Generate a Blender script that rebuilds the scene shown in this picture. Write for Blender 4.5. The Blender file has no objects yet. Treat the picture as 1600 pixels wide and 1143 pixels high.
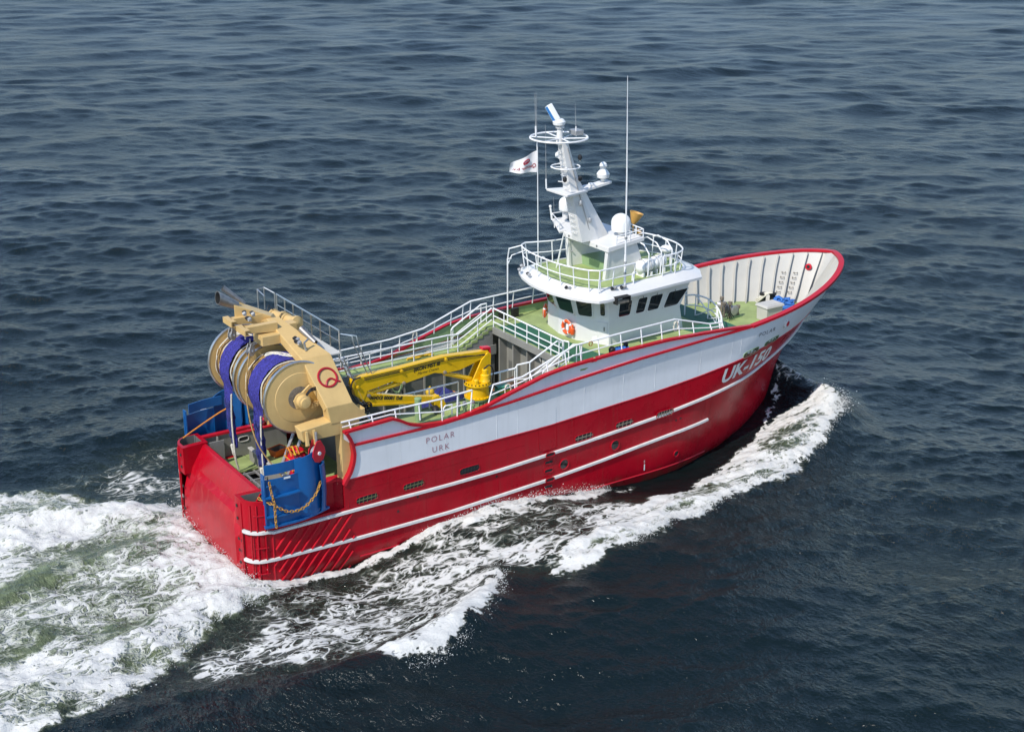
import bpy, bmesh, math, random
import numpy as np
from mathutils import Vector, Matrix
random.seed(7); np.random.seed(7)
SC = bpy.context.scene
COL = SC.collection
rad = math.radians

# ------------------------------------------------------------------ camera
CAM_POS = Vector((-21.62, -57.02, 30.4))
cam_d = bpy.data.cameras.new('camera'); cam = bpy.data.objects.new('camera', cam_d); COL.objects.link(cam)
cam_d.sensor_width = 36.0; cam_d.lens = 2242.9/1600*36.0
cam_d.clip_start = 0.5; cam_d.clip_end = 30000
vd = Vector((0.51923, 0.78302, -0.34245))
cam.location = CAM_POS
cam.rotation_euler = vd.to_track_quat('-Z', 'Y').to_euler()
SC.camera = cam

# ------------------------------------------------------------------ sky, sun, exposure
SUN_EL, SUN_AZ = rad(48), math.atan2(-0.31, -0.95)    # sun stands astern, a touch to starboard
wd = bpy.data.worlds.new('World'); SC.world = wd; wd.use_nodes = True
nt = wd.node_tree; bg = nt.nodes['Background']
sky = nt.nodes.new('ShaderNodeTexSky'); sky.sky_type = 'NISHITA'; sky.sun_disc = False
sky.sun_elevation = SUN_EL; sky.sun_rotation = math.pi/2 - SUN_AZ
sky.air_density = 1.0; sky.dust_density = 0.4; sky.ozone_density = 2.6
nt.links.new(sky.outputs[0], bg.inputs[0]); bg.inputs[1].default_value = 0.14
sun_d = bpy.data.lights.new('sun', 'SUN'); sun = bpy.data.objects.new('sun', sun_d); COL.objects.link(sun)
sun_d.energy = 3.0; sun_d.angle = rad(0.53); sun_d.color = (1.0, 0.94, 0.85)
sdir = Vector((math.cos(SUN_AZ)*math.cos(SUN_EL), math.sin(SUN_AZ)*math.cos(SUN_EL), math.sin(SUN_EL)))
sun.rotation_euler = sdir.to_track_quat('Z', 'Y').to_euler(); sun.location = (0, 0, 60)
SC.view_settings.view_transform = 'Standard'; SC.view_settings.look = 'None'
SC.view_settings.exposure = 0.52; SC.view_settings.gamma = 1.0
SC.render.engine = 'CYCLES'

# ------------------------------------------------------------------ materials
MATS = {}
def mat(name, col, rough=0.45, metal=0.0, var=0.10, scale=1.3, streak=0.0, bump=0.0, bscale=12.0, coat=0.0, dirt=None, spec=0.5):
    """painted or raw surface: colour with soft patchy variation, optional vertical streaks, dirt and fine relief"""
    m = bpy.data.materials.new(name); m.use_nodes = True; MATS[name] = m
    n, l = m.node_tree.nodes, m.node_tree.links
    b = n['Principled BSDF']; b.inputs['Metallic'].default_value = metal
    b.inputs['Specular IOR Level'].default_value = spec
    b.inputs['Coat Weight'].default_value = coat; b.inputs['Coat Roughness'].default_value = 0.12
    tc = n.new('ShaderNodeTexCoord')
    nz = n.new('ShaderNodeTexNoise'); nz.inputs['Scale'].default_value = scale; nz.inputs['Detail'].default_value = 6
    nz.inputs['Roughness'].default_value = 0.65
    l.new(tc.outputs['Object'], nz.inputs['Vector'])
    mr = n.new('ShaderNodeMapRange'); mr.inputs[1].default_value = 0.3; mr.inputs[2].default_value = 0.7
    mr.inputs[3].default_value = 1-var; mr.inputs[4].default_value = 1+var
    l.new(nz.outputs[0], mr.inputs[0])
    mul = n.new('ShaderNodeMix'); mul.data_type = 'RGBA'; mul.blend_type = 'MULTIPLY'; mul.inputs[0].default_value = 1
    mul.inputs[6].default_value = (*col, 1); l.new(mr.outputs[0], mul.inputs[7])
    out = mul.outputs[2]
    if streak > 0:
        mp = n.new('ShaderNodeMapping'); mp.inputs['Scale'].default_value = (2.6, 2.6, 0.12)
        l.new(tc.outputs['Object'], mp.inputs[0])
        ns = n.new('ShaderNodeTexNoise'); ns.inputs['Scale'].default_value = 2.2; ns.inputs['Detail'].default_value = 5
        l.new(mp.outputs[0], ns.inputs['Vector'])
        m2 = n.new('ShaderNodeMapRange'); m2.inputs[1].default_value = 0.52; m2.inputs[2].default_value = 0.78
        m2.inputs[3].default_value = 0; m2.inputs[4].default_value = streak
        l.new(ns.outputs[0], m2.inputs[0])
        mx = n.new('ShaderNodeMix'); mx.data_type = 'RGBA'
        l.new(m2.outputs[0], mx.inputs[0]); l.new(out, mx.inputs[6])
        dc = dirt or tuple(c*0.55 for c in col)
        mx.inputs[7].default_value = (*dc, 1); out = mx.outputs[2]
    l.new(out, b.inputs['Base Color'])
    r2 = n.new('ShaderNodeMapRange'); r2.inputs[3].default_value = max(0.03, rough-0.08); r2.inputs[4].default_value = min(1, rough+0.12)
    l.new(nz.outputs[0], r2.inputs[0]); l.new(r2.outputs[0], b.inputs['Roughness'])
    if bump > 0:
        nb = n.new('ShaderNodeTexNoise'); nb.inputs['Scale'].default_value = bscale; nb.inputs['Detail'].default_value = 3
        l.new(tc.outputs['Object'], nb.inputs['Vector'])
        bp = n.new('ShaderNodeBump'); bp.inputs['Strength'].default_value = bump; bp.inputs['Distance'].default_value = 0.03
        l.new(nb.outputs[0], bp.inputs['Height']); l.new(bp.outputs[0], b.inputs['Normal'])
    return m
RED = mat('hull_red', (0.37, 0.002, 0.012), 0.26, var=0.16, scale=0.5, streak=0.38, dirt=(0.24, 0.035, 0.03), bump=0.10, bscale=1.1, coat=0.0, spec=0.28)
REDS = mat('transom_red', (0.37, 0.003, 0.012), 0.32, var=0.18, scale=0.7, streak=0.55, dirt=(0.44, 0.075, 0.06), bump=0.1, bscale=1.3, spec=0.28)
REDT = mat('trim_red', (0.46, 0.010, 0.022), 0.35, spec=0.3, var=0.08)
GREY = mat('hull_light_grey', (0.72, 0.73, 0.745), 0.38, var=0.05, scale=0.7, streak=0.22, dirt=(0.42, 0.42, 0.42), bump=0.06, bscale=1.4)
WHITE = mat('white_paint', (0.69, 0.68, 0.66), 0.35, var=0.035, scale=1.0, streak=0.12, dirt=(0.6, 0.58, 0.52))
PIPEW = mat('white_pipe', (0.80, 0.80, 0.80), 0.35, var=0.05, scale=3)
STRIPE = mat('white_strake', (0.66, 0.65, 0.63), 0.4, var=0.10, scale=2.5, streak=0.15)
DGRN = mat('deck_green', (0.29, 0.365, 0.14), 0.62, var=0.22, scale=0.9, bump=0.15, bscale=40, streak=0.0)
DGRN2 = mat('deck_dark_green', (0.022, 0.115, 0.058), 0.6, var=0.15, scale=1.5, bump=0.12, bscale=40)
SGRN = mat('steel_green', (0.23, 0.34, 0.17), 0.5, var=0.12, scale=1.2, streak=0.15)
INNER = mat('bulwark_white', (0.46, 0.45, 0.415), 0.5, var=0.05, scale=1.1, streak=0.25, dirt=(0.48, 0.44, 0.36))
DGREY = mat('inside_grey', (0.24, 0.235, 0.215), 0.55, var=0.12, scale=1.1, streak=0.2)
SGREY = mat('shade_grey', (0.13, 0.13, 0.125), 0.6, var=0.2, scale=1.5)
TAN = mat('gantry_tan', (0.60, 0.41, 0.165), 0.42, var=0.09, scale=0.9, streak=0.22, dirt=(0.42, 0.27, 0.12))
YEL = mat('crane_yellow', (0.72, 0.43, 0.003), 0.35, var=0.08, scale=1.5, streak=0.15, coat=0.2)
BLUE = mat('door_blue', (0.005, 0.085, 0.27), 0.34, var=0.14, scale=1.2, streak=0.25, dirt=(0.004, 0.06, 0.20))
SOOT = mat('sooty_steel', (0.26, 0.25, 0.24), 0.42, metal=0.75, var=0.3, scale=3)
STEEL = mat('stainless', (0.55, 0.55, 0.54), 0.30, metal=0.9, var=0.1, scale=4)
GALV = mat('galvanised', (0.42, 0.42, 0.42), 0.45, metal=0.6, var=0.2, scale=6)
BLACK = mat('black_rubber', (0.012, 0.012, 0.013), 0.5, var=0.3, scale=5)
DARK = mat('dark_opening', (0.02, 0.02, 0.02), 0.8, var=0.2)
NETB = mat('net_blue', (0.036, 0.034, 0.24), 0.9, var=0.55, scale=11, bump=0.9, bscale=28)
NETD = mat('net_dark_blue', (0.02, 0.025, 0.14), 0.9, var=0.5, scale=7, bump=1.0, bscale=18)
NETT = mat('twine_tan', (0.36, 0.23, 0.085), 0.9, var=0.35, scale=9, bump=1.0, bscale=30)
NETBR = mat('net_brown', (0.12, 0.07, 0.04), 0.95, var=0.5, scale=8, bump=1.0, bscale=25)
ROPEW = mat('rope_white', (0.66, 0.62, 0.52), 0.9, var=0.2, scale=12, bump=0.5, bscale=50)
ROPEO = mat('rope_orange', (0.62, 0.23, 0.03), 0.85, var=0.25, scale=12, bump=0.5, bscale=50)
ROPEY = mat('rope_yellow', (0.66, 0.42, 0.03), 0.85, var=0.25, scale=12, bump=0.5, bscale=50)
ROPEBL = mat('rope_blue', (0.05, 0.19, 0.56), 0.85, var=0.25, scale=12, bump=0.5, bscale=50)
CHAIN = mat('chain_orange', (0.46, 0.24, 0.04), 0.6, metal=0.2, var=0.3, scale=15)
ORNG = mat('buoy_orange', (0.80, 0.10, 0.015), 0.5, var=0.08)
BASK = mat('basket_orange', (0.72, 0.14, 0.03), 0.55, var=0.15)
REDB = mat('block_red', (0.58, 0.008, 0.025), 0.35, var=0.1)
LETR = mat('letter_red', (0.34, 0.09, 0.12), 0.5, var=0.05)
LETG = mat('letter_grey', (0.10, 0.09, 0.10), 0.5, var=0.05)
LETK = mat('letter_black', (0.03, 0.025, 0.01), 0.5, var=0.05)
QRED = mat('letter_crimson', (0.36, 0.006, 0.02), 0.45, var=0.05)
PLAST = mat('white_plastic', (0.80, 0.80, 0.78), 0.3, var=0.03)
BEIGE = mat('box_grey', (0.52, 0.51, 0.47), 0.5, var=0.06)
CLOTH = mat('flag_cloth', (0.80, 0.78, 0.78), 0.9, var=0.04)
YTAN = mat('horn_ochre', (0.56, 0.31, 0.07), 0.5, var=0.1)
GRATE = mat('port_grate', (0.10, 0.11, 0.05), 0.6, var=0.3)
RUST = mat('rusty_gear', (0.20, 0.17, 0.13), 0.7, var=0.45, scale=9)
BLUEP = mat('blue_plate', (0.05, 0.25, 0.62), 0.4)
def boot_top(m):       # weed and slime band at the waterline, ragged upper edge
    n, l = m.node_tree.nodes, m.node_tree.links; b = n['Principled BSDF']; src = b.inputs['Base Color'].links[0].from_socket
    tc = n.new('ShaderNodeTexCoord'); sp = n.new('ShaderNodeSeparateXYZ'); l.new(tc.outputs['Object'], sp.inputs[0])
    mp = n.new('ShaderNodeMapping'); mp.inputs['Scale'].default_value = (.8, .8, .25); l.new(tc.outputs['Object'], mp.inputs[0])
    nz = n.new('ShaderNodeTexNoise'); nz.inputs['Scale'].default_value = 2.2; nz.inputs['Detail'].default_value = 5; l.new(mp.outputs[0], nz.inputs['Vector'])
    a = n.new('ShaderNodeMath'); a.operation = 'MULTIPLY_ADD'; a.inputs[1].default_value = 1.6; l.new(nz.outputs[0], a.inputs[0])
    ng = n.new('ShaderNodeMath'); ng.operation = 'MULTIPLY'; ng.inputs[1].default_value = -1.0; l.new(sp.outputs[2], ng.inputs[0]); l.new(ng.outputs[0], a.inputs[2])
    mr = n.new('ShaderNodeMapRange'); mr.inputs[1].default_value = .85; mr.inputs[2].default_value = 1.7; mr.inputs[3].default_value = 0; mr.inputs[4].default_value = .8; l.new(a.outputs[0], mr.inputs[0])
    mx = n.new('ShaderNodeMix'); mx.data_type = 'RGBA'; l.new(mr.outputs[0], mx.inputs[0]); l.new(src, mx.inputs[6]); mx.inputs[7].default_value = (.10, .045, .022, 1)
    l.new(mx.outputs[2], b.inputs['Base Color'])
boot_top(RED)
def glass():
    m = bpy.data.materials.new('window_glass'); m.use_nodes = True
    n, l = m.node_tree.nodes, m.node_tree.links; b = n['Principled BSDF']
    b.inputs['Base Color'].default_value = (0.012, 0.014, 0.015, 1); b.inputs['Roughness'].default_value = 0.02
    b.inputs['IOR'].default_value = 1.52; b.inputs['Specular IOR Level'].default_value = 0.8
    return m
GLASS = glass()

# ------------------------------------------------------------------ mesh helpers
WORG = {}
def V(*a): return np.array(a, float)
class MB:
    def __init__(s): s.v = []; s.f = []; s.m = []
    def add(s, vs, fs, mi=0):
        o = len(s.v); s.v.extend([tuple(map(float, p)) for p in vs])
        for f in fs: s.f.append(tuple(o+i for i in f)); s.m.append(mi)
        return s
    def hexa(s, p, mi=0):      # 8 points: bottom 4 (ccw from above), top 4
        return s.add(p, [(3,2,1,0),(4,5,6,7),(0,1,5,4),(1,2,6,5),(2,3,7,6),(3,0,4,7)], mi)
    def box(s, x0, x1, y0, y1, z0, z1, mi=0):
        return s.hexa([(x0,y0,z0),(x1,y0,z0),(x1,y1,z0),(x0,y1,z0),(x0,y0,z1),(x1,y0,z1),(x1,y1,z1),(x0,y1,z1)], mi)
    def obox(s, c, ax, ay, az, mi=0):   # oriented box, half vectors
        c, ax, ay, az = map(lambda q: np.array(q, float), (c, ax, ay, az))
        return s.hexa([c-ax-ay-az, c+ax-ay-az, c+ax+ay-az, c-ax+ay-az, c-ax-ay+az, c+ax-ay+az, c+ax+ay+az, c-ax+ay+az], mi)
    def beam(s, a, b, w, h, up=(0,0,1), mi=0):  # rectangular bar from a to b
        a, b, up = map(lambda q: np.array(q, float), (a, b, up)); d = b-a; L = np.linalg.norm(d); d = d/L
        sd = np.cross(d, up); sd /= np.linalg.norm(sd); u = np.cross(sd, d)
        return s.obox((a+b)/2, d*L/2, sd*w/2, u*h/2, mi)
    def prism(s, poly, vec, mi=0):      # planar polygon (3d) extruded
        n = len(poly); p = [np.array(q, float) for q in poly]; v = np.array(vec, float)
        return s.add(p+[q+v for q in p], [tuple(range(n))[::-1], tuple(range(n, 2*n))]+[(i,(i+1)%n,n+(i+1)%n,n+i) for i in range(n)], mi)
    def frames(s, pts, closed):
        P = [np.array(q, float) for q in pts]; n = len(P); T = []
        for i in range(n):
            a = P[i-1] if (i > 0 or closed) else P[i]; b = P[(i+1) % n] if (i < n-1 or closed) else P[i]
            d = b-a; T.append(d/(np.linalg.norm(d)+1e-12))
        u = np.array((0,0,1.)) if abs(T[0][2]) < 0.9 else np.array((1.,0,0)); U = []
        for t in T:
            u = u-t*np.dot(u, t); u = u/(np.linalg.norm(u)+1e-12); U.append(u)
        return P, T, U
    def tube(s, pts, r, n=6, closed=False, mi=0, cap=True):
        P, T, U = s.frames(pts, closed); k = len(P); rr = r if hasattr(r, '__len__') else [r]*k
        vs = []
        for i in range(k):
            w = np.cross(T[i], U[i])
            for j in range(n):
                a = 2*math.pi*(j+0.5)/n; vs.append(P[i]+rr[i]*(math.cos(a)*U[i]+math.sin(a)*w))
        fs = []
        for i in range(k if closed else k-1):
            i2 = (i+1) % k
            for j in range(n): j2 = (j+1) % n; fs.append((i*n+j, i*n+j2, i2*n+j2, i2*n+j))
        if cap and not closed: fs += [tuple(range(n))[::-1], tuple((k-1)*n+j for j in range(n))]
        return s.add(vs, fs, mi)
    def sweep(s, pts, prof, up=(0,0,1), closed=False, mi=0):   # prof: (side, up) offsets; side = T x up
        P, T, _ = s.frames(pts, closed); up = np.array(up, float); n = len(prof); k = len(P); vs = []
        for i in range(k):
            sd = np.cross(T[i], up); sd /= np.linalg.norm(sd)+1e-12; u = np.cross(sd, T[i])
            vs += [P[i]+a*sd+b*u for a, b in prof]
        fs = []
        for i in range(k if closed else k-1):
            i2 = (i+1) % k
            for j in range(n): j2 = (j+1) % n; fs.append((i*n+j, i2*n+j, i2*n+j2, i*n+j2))
        if not closed: fs += [tuple(range(n)), tuple((k-1)*n+j for j in range(n))[::-1]]
        return s.add(vs, fs, mi)
    def lathe(s, prof, o, axis=(0,0,1), n=20, mi=0):   # prof (radius, height)
        o = np.array(o, float); a = np.array(axis, float); a /= np.linalg.norm(a)
        u = np.cross(a, (0,0,1.) if abs(a[2]) < 0.9 else (1.,0,0)); u /= np.linalg.norm(u); w = np.cross(a, u)
        vs = [o+a*h+r*(math.cos(2*math.pi*j/n)*u+math.sin(2*math.pi*j/n)*w) for r, h in prof for j in range(n)]
        fs = [(i*n+j, i*n+(j+1) % n, (i+1)*n+(j+1) % n, (i+1)*n+j) for i in range(len(prof)-1) for j in range(n)]
        fs += [tuple(range(n))[::-1], tuple((len(prof)-1)*n+j for j in range(n))]
        return s.add(vs, fs, mi)
    def ball(s, c, r, n=12, k=7, mi=0, sz=(1,1,1)):
        pr = [(max(1e-3, math.sin(math.pi*i/k)), -math.cos(math.pi*i/k)) for i in range(k+1)]
        t = MB().lathe(pr, (0,0,0), n=n)
        return s.add([(c[0]+p[0]*r*sz[0], c[1]+p[1]*r*sz[1], c[2]+p[2]*r*sz[2]) for p in t.v], t.f, mi)
    def grid(s, rows, mi=0, wrap=False, flip=False):
        nr, nc = len(rows), len(rows[0]); vs = [p for r in rows for p in r]; fs = []
        for i in range(nr-1):
            for j in range(nc if wrap else nc-1):
                j2 = (j+1) % nc; q = (i*nc+j, i*nc+j2, (i+1)*nc+j2, (i+1)*nc+j); fs.append(q[::-1] if flip else q)
        return s.add(vs, fs, mi)
    def rev(s):
        s.f = [f[::-1] for f in s.f]; return s
    def build(s, name, mats, parent=None, smooth=True, bevel=0, angle=35, origin=None, recalc=True):
        me = bpy.data.meshes.new(name)
        o = bpy.data.objects.new(name, me); COL.objects.link(o)
        if parent is not None:
            off = WORG[parent.name]; o.parent = parent; WORG[o.name] = off
        else:
            off = np.array(origin if origin is not None else (0,0,0), float); o.location = off; WORG[o.name] = off
        me.from_pydata([tuple(np.array(p)-off) for p in s.v], [], s.f)
        for m in (mats if isinstance(mats, (list, tuple)) else [mats]): me.materials.append(m)
        me.polygons.foreach_set('material_index', s.m)
        if recalc:
            bm = bmesh.new(); bm.from_mesh(me); bmesh.ops.recalc_face_normals(bm, faces=bm.faces); bm.to_mesh(me); bm.free()
        if smooth:
            me.shade_smooth(); me.set_sharp_from_angle(angle=rad(angle))
        if bevel > 0:
            b = o.modifiers.new('bevel', 'BEVEL'); b.width = bevel; b.segments = 2; b.limit_method = 'ANGLE'; b.angle_limit = rad(40)
        return o
def empty(name, loc, label, cat, group=None):
    o = bpy.data.objects.new(name, None); COL.objects.link(o); o.location = loc; o.empty_display_size = 0.3
    WORG[o.name] = np.array(loc, float); tag(o, label, cat, group); return o
def tag(o, label, cat, group=None):
    o['label'] = label; o['category'] = cat
    if group: o['group'] = group
    return o
def ip(x, xs, ys): return float(np.interp(x, xs, ys))
def smooth_path(pts, n=6):     # catmull-rom
    P = [np.array(p, float) for p in pts]; P = [2*P[0]-P[1]]+P+[2*P[-1]-P[-2]]; out = []
    for i in range(1, len(P)-2):
        for k in range(n):
            t = k/n; a, b, c, d = P[i-1:i+3]
            out.append(0.5*((2*b)+(c-a)*t+(2*a-5*b+4*c-d)*t*t+(3*b-a-3*c+d)*t**3))
    out.append(P[-2]); return out
def text_mesh(body, size, shear=0.0, bold=0.0, spacing=1.0):
    c = bpy.data.curves.new('lettering', 'FONT'); c.body = body; c.size = size; c.shear = shear; c.offset = bold
    c.align_x = 'CENTER'; c.align_y = 'CENTER'; c.space_character = spacing; c.resolution_u = 3
    o = bpy.data.objects.new('lettering', c); COL.objects.link(o)
    dg = bpy.context.evaluated_depsgraph_get(); me = o.evaluated_get(dg).to_mesh()
    vs = [tuple(v.co) for v in me.vertices]; fs = [tuple(p.vertices) for p in me.polygons]
    bpy.data.objects.remove(o); bpy.data.curves.remove(c)
    return vs, fs

# hull form functions
def h_stem(z): return ip(z, [-2, 0, 1.5, 2.2, 2.85, 3.83, 4.4, 5.8, 7.9], [33.6, 34.5, 34.6, 34.8, 35.1, 35.8, 36.3, 37.35, 38.65])
def hb(X, z):          # half breadth of the hull at station X, height z
    B = ip(z, [-2.2, -1.2, 0, 5.2, 6.6, 8], [3.3, 4.1, 4.38, 4.42, 4.6, 4.65])
    Le = ip(z, [-2, 0, 3, 5, 7], [13.5, 12.5, 10.8, 9.8, 8.6]); e = ip(z, [-1, 0, 3, 5.2, 6.5, 7.9], [1.15, 1.08, 1.0, 0.92, 0.8, 0.68])
    t = min(1.0, max(0.0, (h_stem(z)-X)/Le))
    y = B*(1-(1-t)**2)**e
    if X < 0.55:
        q = min(1.0, (0.55-X)/0.85); y -= 0.85*(1-math.sqrt(1-q*q))
    return y

# ------------------------------------------------------------------ the vessel: hull form
def l_up(X): return ip(X, [0, 5, 9.7, 12.5, 15.5, 19, 22, 25.3, 28.2, 29.3, 30.7, 33, 35.6], [2.2, 2.22, 2.2, 2.24, 2.38, 2.6, 2.82, 3.2, 3.52, 3.7, 4.05, 4.5, 4.9])
def l_low(X): return ip(X, [0, 5, 9.7, 15.6, 18.7, 21.1, 23.2, 25.8], [0.9, 0.78, 0.78, 1.03, 1.26, 1.48, 1.66, 1.81])
def l_grey(X): return ip(X, [4, 9.7, 15.2, 21.8, 24.8, 28, 29.3, 30.5, 31.8, 35, 37], [3.75, 3.82, 3.88, 4.23, 4.48, 4.87, 5.08, 5.25, 5.4, 5.62, 5.75])
def l_mid(X): return ip(X, [4.9, 9.4, 13.2, 16.9, 20.8, 25, 28, 38.7], [5.38, 5.36, 5.63, 6.0, 6.3, 6.5, 6.62, 8.02])
def l_cap(X): return ip(X, [4.3, 6.8, 7.2, 7.7, 8.4, 9.4, 10.5, 11.84, 13.27, 15.1, 16.0, 16.7, 19.3, 22.5, 25, 26.5, 27.6, 28.3], [6.1, 6.22, 6.02, 5.72, 5.5, 5.40, 5.46, 5.70, 6.12, 6.60, 6.72, 6.78, 6.90, 6.95, 6.86, 6.78, 6.7, 6.64])
def x_aft(z): return ip(z, [2.3, 3.5, 3.75, 4.1, 4.5, 4.95, 5.4, 5.8, 6.2], [4.3, 4.3, 4.45, 4.68, 4.83, 4.9, 4.82, 4.65, 4.4])
SHIP = empty('fishing_vessel', (0, 0, 0), 'red and light grey trawler with white wheelhouse and tan net gantry under way', 'fishing boat')
def shell_pt(X, z, side, off=0.0): return (X, side*(hb(X, z)+off), z)
def hull_grid(xa, line0, line1, nrow, ncol, side, off=0.0, bow=True, xend=None):
    rows = []
    for k in range(nrow+1):
        v = k/nrow; row = []
        for i in range(ncol+1):
            s = i/ncol; s = s*0.45+0.55*math.sin(s*math.pi/2) if bow else s
            X = 20.0
            for _ in range(12):
                z = line0(X)*(1-v)+line1(X)*v
                X1 = h_stem(z) if bow else xend
                X = xa(z)+s*(X1-xa(z))
            row.append((X, side*(max(0.0, hb(X, z)+off) if s < 1 or not bow else 0.0), z))
        rows.append(row)
    return rows
hm = MB()
for sd in (-1, 1):
    hm.grid(hull_grid(lambda z: -0.30, lambda X: -2.0, lambda X: 2.42, 16, 90, sd), 0)
    hm.grid(hull_grid(x_aft, lambda X: 2.42, l_grey, 8, 80, sd), 0)
    hm.grid(hull_grid(x_aft, l_grey, l_mid, 10, 80, sd), 1)
    # closing plates of the raised side at its after end
    for z0, z1 in zip(np.linspace(2.42, 5.3, 13)[:-1], np.linspace(2.42, 5.3, 13)[1:]):
        y0, y1 = hb(4.5, z0), hb(4.5, z1)
        hm.add([(x_aft(z0), sd*y0, z0), (x_aft(z0), sd*(y0-0.3), z0), (x_aft(z1), sd*(y1-0.3), z1), (x_aft(z1), sd*y1, z1)], [(0,1,2,3)], 0 if z1 < 3.7 else 1)
# ledge at the upper strake over the after quarter
for sd in (-1, 1):
    xs = np.linspace(-0.3, 4.6, 24)
    hm.grid([[(x, sd*hb(x, 2.42), 2.42) for x in xs], [(x, sd*max(2.9, hb(x, 2.42)-0.75), 2.42) for x in xs]], 0)
# transom: sloped plate between the corner towers with a proud lower panel
ys = np.linspace(-3.45, 3.45, 15)
hm.grid([[(x, y, z) for y in ys] for x, z in ((-0.3, -2), (-0.3, 0.4), (-0.22, 1.6), (0.1, 2.7), (0.72, 3.66), (0.86, 3.7), (0.98, 3.6), (0.98, 2.4))], 0)
HULL = hm.build('hull', [RED, GREY], SHIP, angle=40)
HULL.data.polygons.foreach_set('use_smooth', [True]*len(HULL.data.polygons))
p = MB()      # proud trapezoid panel on the transom
A = [(-0.37, -2.9, -1.5), (-0.37, 2.7, -1.5), (-0.35, 2.5, 1.6), (-0.16, 1.9, 2.6), (-0.16, -2.3, 2.6), (-0.35, -2.85, 1.6)]
Bq = [(-0.27, -3.02, -1.5), (-0.27, 3.02, -1.5), (-0.14, 2.95, 1.8), (0.25, 2.45, 2.85), (0.25, -2.75, 2.85), (-0.14, -3.0, 1.8)]
p.add(A+Bq, [(0,1,2,5), (5,2,3,4)]+[(i, 6+i, 6+(i+1) % 6, (i+1) % 6) for i in range(6)])
p.build('transom_panel', REDS, HULL, angle=25)
# corner towers with hollow tops
for sd in (-1, 1):
    t = MB(); out = []
    for a in np.linspace(0, 1, 9):
        X = -0.32+a*0.87; out.append((X, hb(max(X, -0.295), 3.0)+0.0))
    out += [(0.98, 4.40), (0.98, 3.12)]
    ring = [(-0.32, 3.02)]+out
    n = len(ring)
    cx = sum(q[0] for q in ring)/n; cy = sum(q[1] for q in ring)/n
    ins = [(cx+(q[0]-cx)*0.72, cy+(q[1]-cy)*0.72) for q in ring]
    lo = [(x, sd*y, 2.42) for x, y in ring]; hi = [(x, sd*y, 3.76) for x, y in ring]
    hin = [(x, sd*y, 3.765) for x, y in ins]; bot = [(x, sd*y, 2.95) for x, y in ins]
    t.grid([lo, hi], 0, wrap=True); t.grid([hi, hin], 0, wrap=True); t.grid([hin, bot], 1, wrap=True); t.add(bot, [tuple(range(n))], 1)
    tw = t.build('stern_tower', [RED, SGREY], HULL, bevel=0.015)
    for i in (1, 3, 5, 8):       # vertical stiffeners and low horizontal bars
        x, y = ring[min(i, n-1)]
        MB().beam((x, sd*(y+0.02), -0.6 if i < 8 else 0.2), (x, sd*(y+0.02), 3.6), 0.07, 0.05, up=(1, 0.3, 0)).build('stiffener', RED, tw, bevel=0.008)
    for z in (0.3, 1.55, 3.1):
        t = MB(); t.tube([(x, sd*(y+0.02), z) for x, y in ring[4:10]], 0.035, 5); t.build('stiffener', RED, tw)
    for k, z in enumerate((3.35, 2.75, 1.75, 1.2, 0.6)):
        MB().lathe([(0.001, 0), (0.075, 0), (0.075, 0.03), (0.001, 0.03)], (-0.335, sd*3.28, z), (-1, 0, 0), 10).build('step_hole', DARK, tw)
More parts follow.
